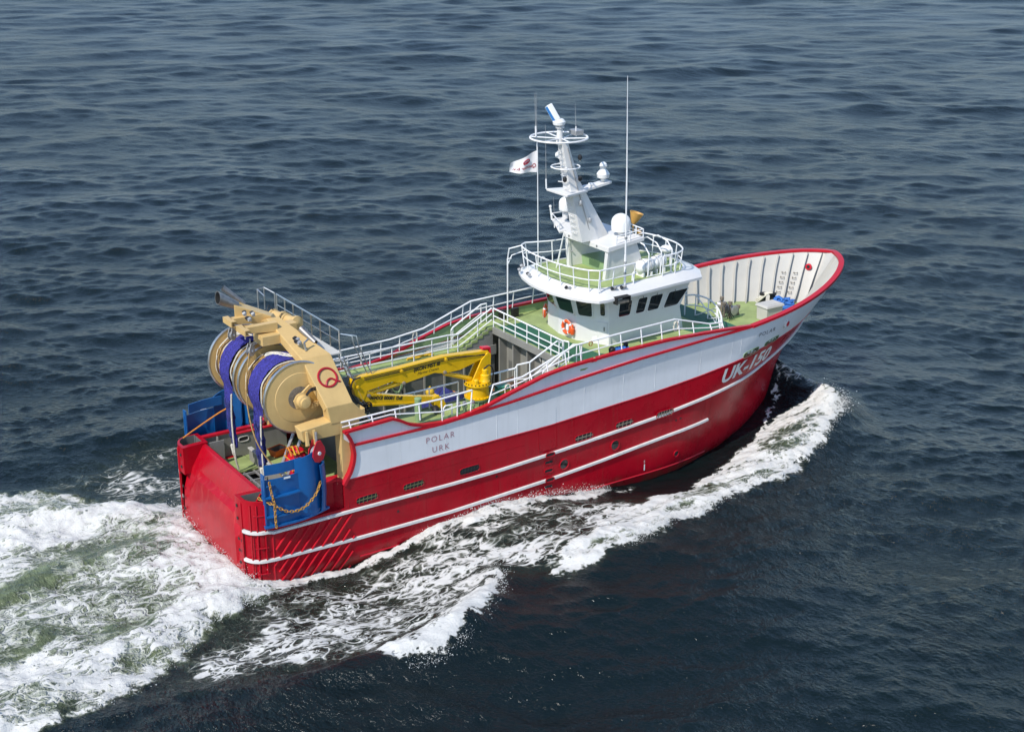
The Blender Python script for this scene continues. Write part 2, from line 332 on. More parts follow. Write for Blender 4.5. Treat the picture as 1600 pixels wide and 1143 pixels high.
# strakes, cap rails
def along(line, x0, x1, sd, off, n=70): return [shell_pt(x, line(x), sd, off) for x in np.linspace(x0, x1, n)]
HR = lambda w, h: [(w*math.cos(a), h*math.sin(a)) for a in np.linspace(-math.pi, math.pi, 9)[:-1]]
for sd in (-1, 1):
    m = MB(); pts = []
    for a in np.linspace(0, 1, 10): X = -0.29+0.84*a*a; pts.append((X, sd*(hb(X, 2.3)+0.02), 2.28))
    pts += along(l_up, 0.8, 35.6, sd, 0.03, 90); m.sweep(pts, [(0.07, -0.055), (0.07, 0.06), (-0.05, 0.08), (-0.05, -0.07)]); m.build('rubbing_strake', STRIPE, HULL, angle=50)
    m = MB(); pts = []
    for a in np.linspace(0, 1, 10): X = -0.29+0.84*a*a; pts.append((X, sd*(hb(X, 0.9)+0.02), 0.9))
    pts += along(l_low, 0.8, 25.8, sd, 0.03, 70); m.sweep(pts, [(0.07, -0.055), (0.07, 0.06), (-0.05, 0.08), (-0.05, -0.07)]); m.build('rubbing_strake', STRIPE, HULL, angle=50)
    m = MB().tube([shell_pt(x, -0.2, sd, 0.0) for x in np.linspace(5, 26, 50)], 0.05, 6); m.build('bilge_bar', REDT, HULL)
    m = MB().tube(along(l_grey, 4.4, 36.2, sd, 0.0, 80), 0.03, 5); m.build('seam_bar', REDT, HULL)
    m = MB(); m.sweep(along(l_mid, 4.9, 28.4, sd, 0.0, 60), [(0.07, -0.05), (0.07, 0.05), (-0.07, 0.05), (-0.07, -0.05)]); m.build('cap_rail', REDT, HULL, angle=50)
    pts = [(x_aft(z)-0.02, sd*(hb(5, z)-0.06), z) for z in np.linspace(3.55, 6.08, 16)]
    MB().sweep(pts, [(-0.14, -0.07), (0.14, -0.07), (0.14, 0.07), (-0.14, 0.07)], up=(1, 0, 0)).build('cap_rail', REDT, HULL, angle=50)
    # upper bulwark plates above the middle rail, set in a hand
    for a, b in ((4.4, 9.4), (9.4, 28.3)):
        xs = np.linspace(a, b, 34); m = MB()
        for off, fl in ((-0.05, 0), (-0.09, 1)):
            m.grid([[(max(x, x_aft(l_mid(x))) if k == 0 else x, sd*(hb(x, l_mid(x))+off-0.02*k), l_mid(x)*(1-k)+l_cap(x)*k) for x in xs] for k in (0, 0.5, 1)], fl)
        m.build('bulwark_plate', [GREY, SGRN], HULL, angle=50)
    m = MB(); m.sweep([(x, sd*(hb(x, l_cap(x))-0.07), l_cap(x)) for x in np.linspace(4.36, 28.35, 110)], [(0.11, -0.06), (0.11, 0.06), (-0.11, 0.06), (-0.11, -0.06)]); m.build('cap_rail', REDT, HULL, angle=50)
    # inset bulwark over the after ledge
    m = MB(); xs = np.linspace(0.9, 4.5, 8)
    prof = [(3.98, 2.42), (3.93, 3.68)]
    for j, (d, mi) in enumerate(((0, 0), (-0.07, 1))):
        m.grid([[(x, sd*(y+d+(0.44 if x > 4.3 else 0)), z) for x in xs] for y, z in prof], mi)
    m.build('bulwark_plate', [RED, DGREY], HULL, smooth=False)
    m = MB().sweep([(x, sd*(3.93+(0.3 if x > 4.3 else 0)), 3.7) for x in (0.9, 2, 3, 4.1, 4.5)], [(0.13, -0.05), (0.13, 0.05), (-0.13, 0.05), (-0.13, -0.05)]); m.build('cap_rail', REDT, HULL)
    for x in (1.7, 2.5, 3.3, 4.1):
        MB().box(x-0.02, x+0.02, sd*3.62, sd*3.86, 2.45, 3.64).build('frame', DGREY, HULL, smooth=False)
# bow rail round the stem
rail = [shell_pt(x, l_mid(x), -1, -0.02) for x in np.linspace(28.2, 36, 30)]
bowx = [38.66-2.66*math.cos(a)**2 for a in np.linspace(0.12, math.pi/2, 22)]
rail += [shell_pt(x, l_mid(x), -1, -0.02) for x in bowx[:-1]]
full = rail+[(38.66, 0, l_mid(38.66))]+[(x, -y, z) for x, y, z in rail[::-1]]
MB().sweep(full, [(0.15, -0.07), (0.15, 0.07), (-0.15, 0.07), (-0.15, -0.07)]).build('bow_cap_rail', REDT, HULL, angle=50)
# bow bulwark inside, white, with its frames
FD = 5.2
def inner(x, z, sd, off=0.12): return (x, sd*max(0.0, hb(x, z)-off), z)
for sd in (-1, 1):
    rows = []
    for v in np.linspace(0, 1, 8):
        row = []
        for i in range(41):
            s = math.sin(i/40*math.pi/2); X = 27.6+s*10
            for _ in range(10):
                z = FD*(1-v)+(l_mid(X)-0.03)*v; X = 27.6+s*(h_stem(z)-0.16-27.6)
            row.append((X, sd*(max(0.0, hb(X, z)-0.12) if i < 40 else 0.0), z))
        rows.append(row)
    MB().grid(rows).build('bow_bulwark', INNER, HULL)
    def bow_pt(s_, v, off=.12):
        X = 27.6+s_*10
        for _ in range(14):
            z = FD*(1-v)+(l_mid(X)-0.03)*v; X = 27.6+s_*(h_stem(z)-0.16-27.6)
        return V(X, sd*max(0.0, hb(X, z)-off), z)
    ss = np.linspace(0.03, .999, 400); top = [bow_pt(math.sin(q*math.pi/2), 1.0) for q in ss]; arc = [0]
    for a_, b_ in zip(top[:-1], top[1:]): arc.append(arc[-1]+np.linalg.norm(b_-a_))
    for i in range(15):
        q = float(np.interp(.35+.86*i, arc, ss)) if .35+.86*i < arc[-1]-.15 else None
        if q is None: continue
        a = []; b = []; c = []
        for v in np.linspace(0, .985, 6):
            P0 = bow_pt(math.sin(q*math.pi/2), v); P1 = bow_pt(math.sin(min(.9995, q+.004)*math.pi/2), v); Pm = bow_pt(math.sin((q-.004)*math.pi/2), v)
            tg = P1-Pm; tg[2] = 0; tg /= np.linalg.norm(tg)+1e-9; nn = V(tg[1], -tg[0], 0); nn = nn if nn[0] < 0 or nn[1]*sd < 0 else -nn
            if np.dot(nn, V(28, 0, 0)-V(P0[0], P0[1], 0)) < 0: nn = -nn
            w = .36-.12*v; a.append(P0-nn*.01); b.append(P0+nn*w); c.append(tg*.035)
        m = MB(); m.grid([a, b]); m.grid([[p_+t_ for p_, t_ in zip(a, c)], [p_+t_ for p_, t_ in zip(b, c)]]); m.grid([b, [p_+t_ for p_, t_ in zip(b, c)]])
        m.build('bow_frame', INNER, HULL, smooth=False)

# ------------------------------------------------------------------ decks
UD, MD, LD = 6.45, 5.42, 2.45
def deck_poly(x0, x1, z, off, n=20, ymax=9):
    xs = np.linspace(x0, x1, n)
    return [(x, -min(ymax, max(0.0, hb(x, z)-off)), z) for x in xs]+[(x, min(ymax, max(0.0, hb(x, z)-off)), z) for x in xs[::-1]]
MAIN = MB().box(2.98, 4.5, -3.66, 3.66, 2.3, LD).box(4.5, 17.7, -4.28, 4.28, 2.3, LD).build('main_deck', DGRN, SHIP, smooth=False)
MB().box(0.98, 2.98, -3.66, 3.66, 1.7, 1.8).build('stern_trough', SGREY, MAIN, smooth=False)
for i in range(9):      # grating over the trough: bars both ways
    y = 3.4-i*0.85
    MB().box(1.0, 2.9, y-0.05, y+0.05, 2.26, 2.36).build('grating_bar', GALV, MAIN, smooth=False)
for i in range(4):
    x = 1.2+i*0.5
    MB().box(x-0.04, x+0.04, -3.6, 3.6, 2.27, 2.345).build('grating_bar', GALV, MAIN, smooth=False)
MB().box(1.0, 2.95, 1.9, 3.62, 2.35, 2.43).build('deck_plate', DGRN, MAIN, smooth=False)
t = MB().box(2.93, 2.99, -3.6, 2.9, 2.0, 3.02).build('threshold', DGREY, MAIN, smooth=False)
MB().box(2.88, 3.10, -3.6, 2.95, 3.02, 3.10).build('threshold_cap', INNER, t, bevel=0.02)
for sd in (-1, 1):     # inner longitudinal walls with their oval fairleads
    w = MB().box(2.45, 5.2, sd*3.52, sd*3.60, LD, 3.62).build('inner_wall', DGREY, MAIN, smooth=False)
    MB().box(2.42, 5.2, sd*3.46, sd*3.66, 3.62, 3.70).build('wall_cap', REDT, w, bevel=0.02)
    ov = [(2.95+0.26*math.copysign(abs(math.cos(a))**0.6, math.cos(a)), sd*(3.515 if sd > 0 else 3.515), 3.32+0.13*math.copysign(abs(math.sin(a))**0.6, math.sin(a))) for a in np.linspace(0, 2*math.pi, 20)[:-1]]
    MB().tube(ov, 0.035, 6, closed=True).build('fairlead', INNER, w)
    MB().prism([(q[0], sd*3.53 if sd < 0 else 3.517, q[2]) for q in ov], (0, -0.004*sd, 0)).build('fairlead_hole', DARK, w, smooth=False)
# mooring post pairs near the port corner
MB().box(0.98, 1.8, 3.15, 3.2, LD, 3.66).build('corner_plate', DGREY, MAIN, smooth=False)
# boat deck: two side walkways with a cross piece aft, round an open well
MIDD = MB()
for y0, y1 in ((3.25, 4.30), (-4.30, -2.55)): MIDD.box(6.3, 17.3, y0, y1, MD-0.10, MD)
MIDD.box(4.95, 6.3, -4.3, 4.3, MD-0.10, MD)
MIDD = MIDD.build('boat_deck', DGRN, SHIP, smooth=False)
for y, s_ in ((3.23, 1), (-2.53, -1)):
    MB().box(6.3, 17.3, y-0.05, y+0.02, MD-0.45, MD+0.06).build('coaming', DGREY, MIDD, smooth=False)
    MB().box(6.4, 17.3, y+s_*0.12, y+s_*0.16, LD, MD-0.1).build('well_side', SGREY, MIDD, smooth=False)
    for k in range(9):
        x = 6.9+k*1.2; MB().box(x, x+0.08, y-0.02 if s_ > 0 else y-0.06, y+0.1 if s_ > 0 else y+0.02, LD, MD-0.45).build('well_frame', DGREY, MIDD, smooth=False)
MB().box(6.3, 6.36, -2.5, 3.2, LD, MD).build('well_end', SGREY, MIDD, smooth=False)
# curb inside the port bulwark
for sd in (-1, 1):
    MB().box(6.0, 15, sd*4.06, sd*4.12, MD, MD+0.10).build('gutter_bar', SGRN, MIDD, smooth=False)
# upper deck
m = MB(); pl = deck_poly(17.2, 28.0, UD, 0.11); m.prism([(a, b, UD-0.1) for a, b, c in pl], (0, 0, 0.1))
UPPER = m.build('upper_deck', DGRN, SHIP, smooth=False)
m = MB(); m.prism([(17.35, 3.1, UD+0.004), (17.35, -3.2, UD+0.004), (17.9, -4.15, UD+0.004), (20.2, -4.15, UD+0.004), (19.3, -3.1, UD+0.004), (19.15, -1.5, UD+0.004), (19.0, 0, UD+0.004), (19.1, 2.2, UD+0.004), (18.9, 3.1, UD+0.004)], (0, 0, 0.004)); m.build('coating_and_shadow', DGRN2, UPPER, smooth=False)
m = MB(); m.prism([(25.2, -2.6, UD+0.004), (25.6, -3.9, UD+0.004), (27.95, -3.9, UD+0.004), (27.95, 3.9, UD+0.004), (26.6, 3.9, UD+0.004), (26.6, -2.4, UD+0.004)][::-1], (0, 0, 0.004)); m.build('coating_and_shadow', DGRN2, UPPER, smooth=False)  # dark green here paints in the wheelhouse's shadow on the deck ahead of it
MB().box(17.10, 17.20, -3.0, 3.25, UD-0.34, UD+0.03).build('deck_edge_beam', DGREY, UPPER, bevel=0.01)
bk = MB().box(17.75, 17.85, -4.25, 4.25, LD, UD-0.1).build('well_bulkhead', DGREY, UPPER, smooth=False)
for y in (2.9, 1.6, 0.3, -1.0, -2.3): MB().box(17.3, 17.75, y-0.05, y+0.05, LD, UD-0.3).build('bulkhead_frame', DGREY, bk, smooth=False)
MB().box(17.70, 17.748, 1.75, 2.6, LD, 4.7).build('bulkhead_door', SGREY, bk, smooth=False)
MB().box(17.70, 17.748, -2.1, -1.15, LD, 4.7).build('bulkhead_door', DARK, bk, smooth=False)
MB().prism([(17.3, -0.6, UD-0.35), (17.3, -2.6, UD-0.35), (17.3, -2.6, 4.5), (17.3, -2.2, 4.3)], (0.08, 0, 0)).build('knee_plate', INNER, bk, smooth=False)
MB().box(17.0, 17.4, -2.5, -1.3, 5.0, 5.1).box(17.05, 17.3, -2.2, -1.6, 5.1, 5.5).build('valve_shelf', INNER, bk, bevel=0.02)
# fore deck with step down
m = MB(); pl = deck_poly(27.6, 37.15, FD, 0.10, 36); m.prism([(a, b, FD-0.08) for a, b, c in pl], (0, 0, 0.08))
FORE = m.build('fore_deck', DGRN, SHIP, smooth=False)
MB().box(27.9, 28.0, -4.3, 4.3, FD, UD-0.1).build('break_bulkhead', INNER, FORE, smooth=False)
# stairs from the boat deck up to the upper deck
for sd in (-1, 1):
    y0, y1 = (3.28, 4.22) if sd > 0 else (-4.2, -3.25)
    st = MB().prism([(15.0, y0, MD), (17.15, y0, MD), (17.15, y0, UD), (16.95, y0, UD)], (0, 0.05, 0)).build('stair', DGREY, SHIP, smooth=False)
    MB().prism([(15.0, y1, MD), (17.15, y1, MD), (17.15, y1, UD), (16.95, y1, UD)], (0, -0.05, 0)).build('stair_side', SGRN, st, smooth=False)
    for k in range(6):
        x = 15.15+k*0.34; z = MD+0.172*(k+1)
        MB().box(x, x+0.36, y0-0.03, y1+0.02, z-0.16, z).build('tread', DGRN, st, bevel=0.012)
# stair from upper deck to fore deck, starboard side of the wheelhouse front
st = MB().prism([(28.0, -1.9, UD), (28.1, -1.9, UD-0.05), (29.3, -1.9, FD), (29.0, -1.9, FD)], (0, 0.05, 0)).build('stair', SGRN, SHIP, smooth=False)
MB().prism([(28.0, -1.1, UD), (28.1, -1.1, UD-0.05), (29.3, -1.1, FD), (29.0, -1.1, FD)], (0, -0.05, 0)).build('stair_side', SGRN, st, smooth=False)
for k in range(6): MB().box(28.0+k*0.18, 28.25+k*0.18, -1.86, -1.14, UD-0.2-0.18*k, UD-0.16-0.18*k).build('tread', DGRN, st, smooth=False)

# ------------------------------------------------------------------ railings: handrail, lower rail, and posts one by one
def railing(top, base, mids=(0.5,), posts=None, r=0.042, pr=0.033, mt=None, parent=SHIP, smooth=0, name='railing'):
    """top / base: lists of matching points; posts: parameters (0..n-1) along the lists"""
    mt = mt or PIPEW
    T = [np.array(q, float) for q in top]; B = [np.array(q, float) for q in base]
    def at(L, u):
        i = min(int(u), len(L)-2); return L[i]*(1-(u-i))+L[i+1]*(u-i)
    if smooth:
        h = MB().tube(smooth_path(T, smooth), r, 6).build(name, mt, parent)
    else:
        h = MB().tube(T, r, 6).build(name, mt, parent)
    for f in mids:
        L = [b*(1-f)+t*f for t, b in zip(T, B)]
        MB().tube(smooth_path(L, smooth) if smooth else L, r*0.75, 5).build('lower_rail', mt, h)
    if posts is None: posts = range(len(T))
    for u in posts:
        if smooth:
            S1 = smooth_path(T, 8); S2 = smooth_path(B, 8); k = min(int(round(u*8)), len(S1)-1); a, b = S1[k], S2[k]
        else: a, b = at(T, u), at(B, u)
        MB().tube([b, a], pr, 5).build('post', mt, h)
    return h
# starboard side, boat deck, standing on the cap rail
T = [(4.36, -4.02, 6.43), (4.36, -4.25, 6.5), (6.8, -4.25, 6.52), (9.4, -4.25, 6.50), (11.15, -4.25, 6.58)]
B = [(4.36, -4.1, 6.15), (4.4, -4.36, 6.12), (6.8, -4.36, 6.22), (9.4, -4.33, 5.42), (11.0, -4.33, 5.55)]
railing(T[1:], B[1:], (0.45,), (0.16, 0.62, 1.1, 1.58, 2.05, 2.55, 3))
T = [(12.35, -4.2, 6.58), (13.97, -4.2, 6.63), (14.9, -4.2, 6.92), (15.83, -4.2, 7.25), (17.05, -4.2, 7.62), (19.8, -4.2, 7.72), (23.25, -4.2, 7.82), (25.6, -4.22, 7.15), (26.4, -4.24, 7.1)]
B = [(11.97, -4.36, 5.75), (13.97, -4.36, 6.3), (14.9, -4.36, 6.55), (15.83, -4.36, 6.7), (17.05, -4.36, 6.8), (19.8, -4.36, 6.92), (23.25, -4.36, 6.93), (25.6, -4.4, 6.83), (26.4, -4.42, 6.79)]
railing(T, B, (0.45,), (0, 0.75, 1.5, 2.5, 3.5, 4.1, 4.5, 5, 5.37, 5.74, 6.1, 6.5, 7, 8))
# port side
T = [(6.2, 4.25, 6.48), (9.0, 4.25, 6.5), (11.5, 4.25, 6.55), (13.5, 4.25, 6.78), (15.2, 4.25, 7.35), (16.4, 4.25, 7.75), (20, 4.22, 7.85), (24, 4.2, 7.88)]
B = [(6.2, 4.34, 6.2), (9.0, 4.34, 5.42), (11.5, 4.34, 5.65), (13.5, 4.34, 6.17), (15.2, 4.34, 6.6), (16.4, 4.34, 6.75), (20, 4.36, 6.92), (24, 4.36, 6.93)]
railing(T, B, (0.45,), (0, 0.45, 0.9, 1.35, 1.8, 2.3, 2.8, 3.4, 4, 4.6, 5, 5.4, 5.75, 6.1, 6.5, 7))
# port walkway, inner side along the well, with the stair rail
T = [(6.3, 3.3, 6.48), (9, 3.3, 6.48), (12, 3.3, 6.48), (14.4, 3.3, 6.5), (15.0, 3.3, 6.44), (15.35, 3.3, 6.6), (17.1, 3.3, 7.5)]
B = [(x, 3.3, MD if x < 15.2 else MD+(x-15.1)*0.55) for x, y, z in T]
railing(T, B, (0.35, 0.68), (0, 0.42, 0.85, 1.28, 1.7, 2.15, 2.6, 3, 4, 5.5))
T = [(15.1, 4.12, 6.42), (15.2, 4.12, 6.55), (16.95, 4.12, 7.5), (17.3, 4.12, 7.5)]
railing(T, [(x, y, z-1.0) for x, y, z in T], (0.5,), (0, 1, 2, 3))
# across the after edge of the upper deck
T = [(17.15, 3.2, 7.5), (17.15, -3.05, 7.5)]
railing(T, [(x, y, UD) for x, y, z in T], (0.3, 0.62), (0, 0.16, 0.33, 0.5, 0.67, 0.84, 1))
# starboard inner rails along well and stair
T = [(8.2, -2.62, 6.4), (11.4, -2.62, 6.42)]
railing(T, [(x, y, MD) for x, y, z in T], (0.5,), (0, 0.25, 0.5, 0.75, 1))
T = [(12.9, -2.62, 6.42), (14.6, -2.65, 6.46), (14.75, -2.65, 6.62), (14.55, -2.9, 6.72), (15.1, -3.2, 6.85), (16.7, -3.2, 7.62), (16.95, -3.2, 7.5)]
railing(T, [(x, y, MD if x < 15.2 else MD+(x-15.1)*0.55) for x, y, z in T], (0.42,), (0, 0.5, 1, 3.0, 4, 5.5))
T = [(15.3, -4.0, 6.5), (15.4, -4.0, 6.62), (17.1, -4.0, 7.6), (17.6, -4.0, 7.5)]
railing(T, [(x, y, z-1.0) for x, y, z in T], (0.45,), (0, 1.5, 2.4, 3))
T = [(17.2, -3.05, 7.5), (17.3, -3.35, 7.5), (17.9, -3.9, 7.5)]
railing([T[0], T[1]], [(x, y, UD) for x, y, z in T[:2]], (0.5,), (0, 1))
# curved rail with lattice around the forward stair
T = [(26.4, -4.24, 7.1), (26.9, -3.6, 7.2), (27.4, -2.7, 7.35), (27.5, -1.9, 7.55), (27.3, -1.1, 7.6), (26.9, -0.7, 7.55)]
lat = railing(T, [(x, y, UD) for x, y, z in T], (0.5,), (0, 1, 2, 3, 4, 5), r=0.045, pr=0.035, smooth=5)
for a, b in (((26.4, -4.2, UD), (27.4, -2.7, 7.3)), ((27.4, -2.7, UD), (27.3, -1.1, 7.6)), ((27.5, -1.9, UD), (26.9, -3.6, 7.1)), ((27.3, -1.1, UD), (27.4, -2.7, 7.3))):
    MB().tube([a, b], 0.032, 5).build('brace', PIPEW, lat)

# ------------------------------------------------------------------ wheelhouse
# plan outline (x, y, outward push at the eave); facets run from port front round the stern side to starboard front
WO = [(26.35, 0.9, .30), (25.35, 2.4, .30), (20.5, 2.4, .0), (19.82, 2.05, .40), (19.45, 0.55, .5), (19.58, -0.85, .5), (20.1, -1.75, .25), (20.5, -2.4, .0), (25.35, -2.4, .0), (26.35, -0.9, .30)]
ZK, ZE = 7.72, 9.12
n = len(WO); lowr, knr, evr = [], [], []
for i, (x, y, o) in enumerate(WO):
    ax = x-22.8; L = math.hypot(ax*0.8, y); ux, uy = ax*0.8/L, y/L
    if i in (2, 7): ux, uy, o = -1, 0, 0.12
    if i in (1, 8): ux, uy, o = 1, 0, 0.45
    if i in (0, 9): ux, uy, o = 1, 0, 0.45
    back = -0.30 if i in (0, 1, 8, 9) else 0.0
    lowr.append(V(x, y, UD)); knr.append(V(x+back*0.9, y, ZK)); evr.append(V(x+ux*o, y+uy*o, ZE))
w = MB().grid([lowr, knr, evr], 0, wrap=True)
WH = w.build('wheelhouse', WHITE, SHIP, smooth=False)
def facet_window(i, u0, u1, v0, v1, shear0=0.0, shear1=0.0, frame=0.05, upper=True, parent=None, slide=False):
    j = (i+1) % n; A, Bp = (knr, evr) if upper else (lowr, knr)
    def P(u, v): return (A[i]*(1-u)+A[j]*u)*(1-v)+(Bp[i]*(1-u)+Bp[j]*u)*v
    q = [P(u0+shear0, v0), P(u1+shear1, v0), P(u1, v1), P(u0, v1)]
    nrm = np.cross(q[1]-q[0], q[3]-q[0]); nrm /= np.linalg.norm(nrm); c = sum(q)/4
    if np.dot(nrm, c-V(22.8, 0, 8)) < 0: nrm = -nrm
    g = MB().prism([p+nrm*0.008 for p in q], nrm*0.012).build('window', GLASS, parent or WH, smooth=False)
    def rr(q):   # rounded corner loop
        out = []
        for k in range(4):
            a, b, d = q[k-1], q[k], q[(k+1) % 4]
            ra = 0.10/np.linalg.norm(a-b); rd = 0.10/np.linalg.norm(d-b)
            out += [b+(a-b)*ra, b+(a-b)*ra*0.3+(d-b)*rd*0.3, b+(d-b)*rd]
        return out
    L = rr(q); f = MB(); c = sum(q)/4
    inn = [p+(c-p)/np.linalg.norm(c-p)*0.05 for p in L]; outp = [p+(p-c)/np.linalg.norm(p-c)*0.03 for p in L]
    f.grid([[p+nrm*0.004 for p in outp], [p+nrm*0.03 for p in outp], [p+nrm*0.03 for p in inn], [p+nrm*0.005 for p in inn]], wrap=True)
    # fill the square corners of the pane with frame metal
    for k in range(4):
        f.add([q[k]+nrm*0.024, L[k*3]+nrm*0.024, L[k*3+1]+nrm*0.024, L[k*3+2]+nrm*0.024], [(0, 1, 2, 3)])
    f.build('window_frame', WHITE, g, smooth=False)
    return g
# starboard side, four panes
def side_uv(x): return (x-20.5)/(25.35-20.5)
for (a, b, s0, s1) in ((21.13, 21.95, -.02, -.015), (22.28, 22.90, -.02, -.015), (23.03, 23.86, -.012, -.012), (24.16, 25.42, -.015, -.06)):
    facet_window(7, side_uv(a), side_uv(b), 0.06, 0.66, s0, s1)
    facet_window(1, 1-side_uv(b), 1-side_uv(a), 0.06, 0.66, -s1, -s0)
facet_window(2, .2, .8, 0.08, 0.74); facet_window(3, .08, .88, 0.06, 0.74); facet_window(4, .08, .92, 0.06, 0.74); facet_window(5, .10, .88, 0.06, 0.74)
for k in (0, 8): facet_window(k, .12, .88, 0.12, 0.78)
facet_window(9, .06, .34, 0.12, 0.78); facet_window(9, .37, .63, 0.12, 0.78); facet_window(9, .66, .94, 0.12, 0.78)
# after door in the starboard corner panel
d0, d1 = lowr[6]*0.86+lowr[7]*0.14, lowr[6]*0.14+lowr[7]*0.86
dn = V(-(d1-d0)[1], (d1-d0)[0], 0); dn /= np.linalg.norm(dn)
if np.dot(dn, V(-1, -0.7, 0)) < 0: dn = -dn
dr = MB().prism([d0+V(0,0,.12)+dn*0.01, d1+V(0,0,.12)+dn*0.01, d1+V(0,0,1.18)+dn*0.01, d0+V(0,0,1.18)+dn*0.01], dn*0.03).build('door', WHITE, WH, bevel=0.015)
facet_window(6, .35, .75, 0.15, 0.72)
hd = d0*0.25+d1*0.75
MB().tube([hd+dn*0.05+V(0,0,.75), hd+dn*0.10+V(0,0,.75), hd+dn*0.10+V(0,0,.95)], 0.02, 5).build('door_handle', BLACK, WH)
# white box shaped as the sunlit foot of the wall beside the door
MB().hexa([(19.95, -1.62, UD+.006), (20.42, -2.5, UD+.006), (20.55, -2.5, UD+.006), (20.55, -1.62, UD+.006), (20.02, -1.6, UD+.35), (20.45, -2.42, UD+.62), (20.55, -2.42, UD+.62), (20.55, -1.62, UD+.35)]).build('sunlit_wall_box', WHITE, WH, smooth=False)
# eave rim: sloping white band round the roof, green roof deck inside
half = [(18.62, 0.0), (18.66, 0.9), (18.86, 1.9), (19.25, 2.55), (19.75, 2.78), (20.3, 2.82), (22, 2.75), (23.8, 2.62), (25.1, 2.45), (25.9, 1.6), (26.2, 0.8), (26.25, 0)]
outh = [(17.84, 0.0), (17.92, 1.0), (18.2, 2.1), (18.6, 3.0), (19.0, 3.5), (19.45, 3.58), (22, 3.42), (23.8, 3.25), (25.9, 3.1), (26.7, 2.0), (27.0, 1.0), (27.05, 0)]
def loop(h, z, zs=0.0): return [V(x, -y, z+zs*(x-18)) for x, y in h]+[V(x, y, z+zs*(x-18)) for x, y in h[-2:0:-1]]
RZ = 9.62
r_in, r_out, r_outb = loop(half, RZ+.06), loop(outh, 9.31, .004), loop(outh, 9.18, .004)
r_und = loop([(x*0.86+22.6*0.14, y*0.8) for x, y in outh], 9.13)
rim = MB().grid([r_und, r_outb, r_out, r_in], 0, wrap=True)
ri2 = [p*1.0 for p in loop([(x*0.99+22.6*.01, y*0.98) for x, y in half], RZ+.06)]; rin3 = [V(p[0], p[1], RZ-.02) for p in ri2]
rim.grid([r_in, ri2, rin3], 0, wrap=True)
RIM = rim.build('roof_rim', WHITE, SHIP, angle=22)
RD = MB().add([V(p[0], p[1], RZ) for p in ri2], [tuple(range(len(ri2)))]).add([V(p[0], p[1], 9.12) for p in r_und], [tuple(range(len(r_und)))], 1).build('roof_deck', [DGRN, WHITE], RIM, smooth=False)
# floodlights on the rim
def flood(p, ang, s=1.0, parent=RIM):
    p = V(*p); d = V(math.cos(ang), math.sin(ang), 0); e = V(-d[1], d[0], 0)
    b = MB().obox(p+V(0,0,.07*s), d*.05*s, e*.16*s, V(0,0,.03*s)).tube([p, p+V(0,0,.08*s)], .025*s, 5).build('floodlight', GALV, parent, bevel=0.006)
    for k in (-1, 1):
        MB().lathe([(.03*s, -.06*s), (.075*s, -.02*s), (.08*s, .10*s), (.065*s, .10*s), (.03*s, .05*s)], p+e*.1*s*k+V(0,0,.15*s), d+V(0,0,-.5), 10).build('lamp', BLACK if k < 0 else GALV, b)
for p, a in (((18.36, 2.55, 9.47), 2.6), ((18.22, 1.5, 9.48), 2.9), ((18.52, -1.55, 9.48), 3.5), ((20.2, -3.05, 9.56), 4.5), ((20.75, -3.1, 9.54), 4.6), ((18.85, 3.0, 9.5), 2.3)): flood(p, a)
# dark open box hung under the starboard eave
bx = MB().box(19.9, 20.75, -3.52, -3.44, 9.02, 9.36).box(19.9, 19.94, -3.76, -3.44, 9.02, 9.36).box(20.71, 20.75, -3.76, -3.44, 9.02, 9.36).box(19.9, 20.75, -3.76, -3.44, 9.34, 9.38)
bx.build('louvre_box', BLACK, RIM, smooth=False)
MB().box(19.96, 20.7, -3.70, -3.55, 9.04, 9.2).build('lamp', RUST, RIM, bevel=0.02)
# roof rails
def rl(h, z): return [V(x, y, z) for x, y in h]
aft = [(19.2, 3.3), (18.75, 2.95), (18.45, 2.1), (18.3, 1.0), (18.28, 0), (18.35, -1.0), (18.55, -1.9), (18.9, -2.7), (19.3, -3.1)]
railing(rl(aft, 10.72), rl([(x+.12, y*.97) for x, y in aft], 9.6), (0.55,), (0, 1, 2, 3, 4, 5, 6, 7, 8), smooth=5, r=.04)
sb = [(19.3, -3.1), (20.2, -3.05), (21.6, -2.95)]
railing(rl(sb, 10.72), rl([(x, y+.1) for x, y in sb], 9.6), (0.5,), (0, 1, 2), r=.04)
fr = [(23.6, -2.75), (24.6, -2.65), (25.3, -2.2), (25.75, -1.2), (25.85, -.2), (25.8, .8), (25.3, 2.0), (24.2, 2.55), (22.0, 2.75), (20.6, 2.85), (19.2, 3.3)]
railing(rl(fr, 10.72), rl([(x-.1 if x > 24 else x, y*.97) for x, y in fr], 9.6), (0.5,), (0, 1, 2, 3, 4, 5, 6, 7, 8, 9), smooth=4, r=.04)
# corner lookout frame at port quarter with tall stanchion down to the deck
MB().tube([(18.35, 3.35, 10.0), (18.3, 3.6, 9.9), (18.3, 3.6, 9.4), (18.3, 3.6, UD)], .04, 6).build('stanchion', PIPEW, SHIP)
g = MB().tube([(18.75, 2.95, 10.72), (18.3, 3.45, 10.5), (18.3, 3.6, 9.9)], .035, 6).build('guard_frame', PIPEW, SHIP)
MB().tube([(19.2, 3.3, 10.3), (18.5, 3.5, 10.1), (18.3, 3.6, 9.6)], .03, 6).build('guard_bar', PIPEW, g)
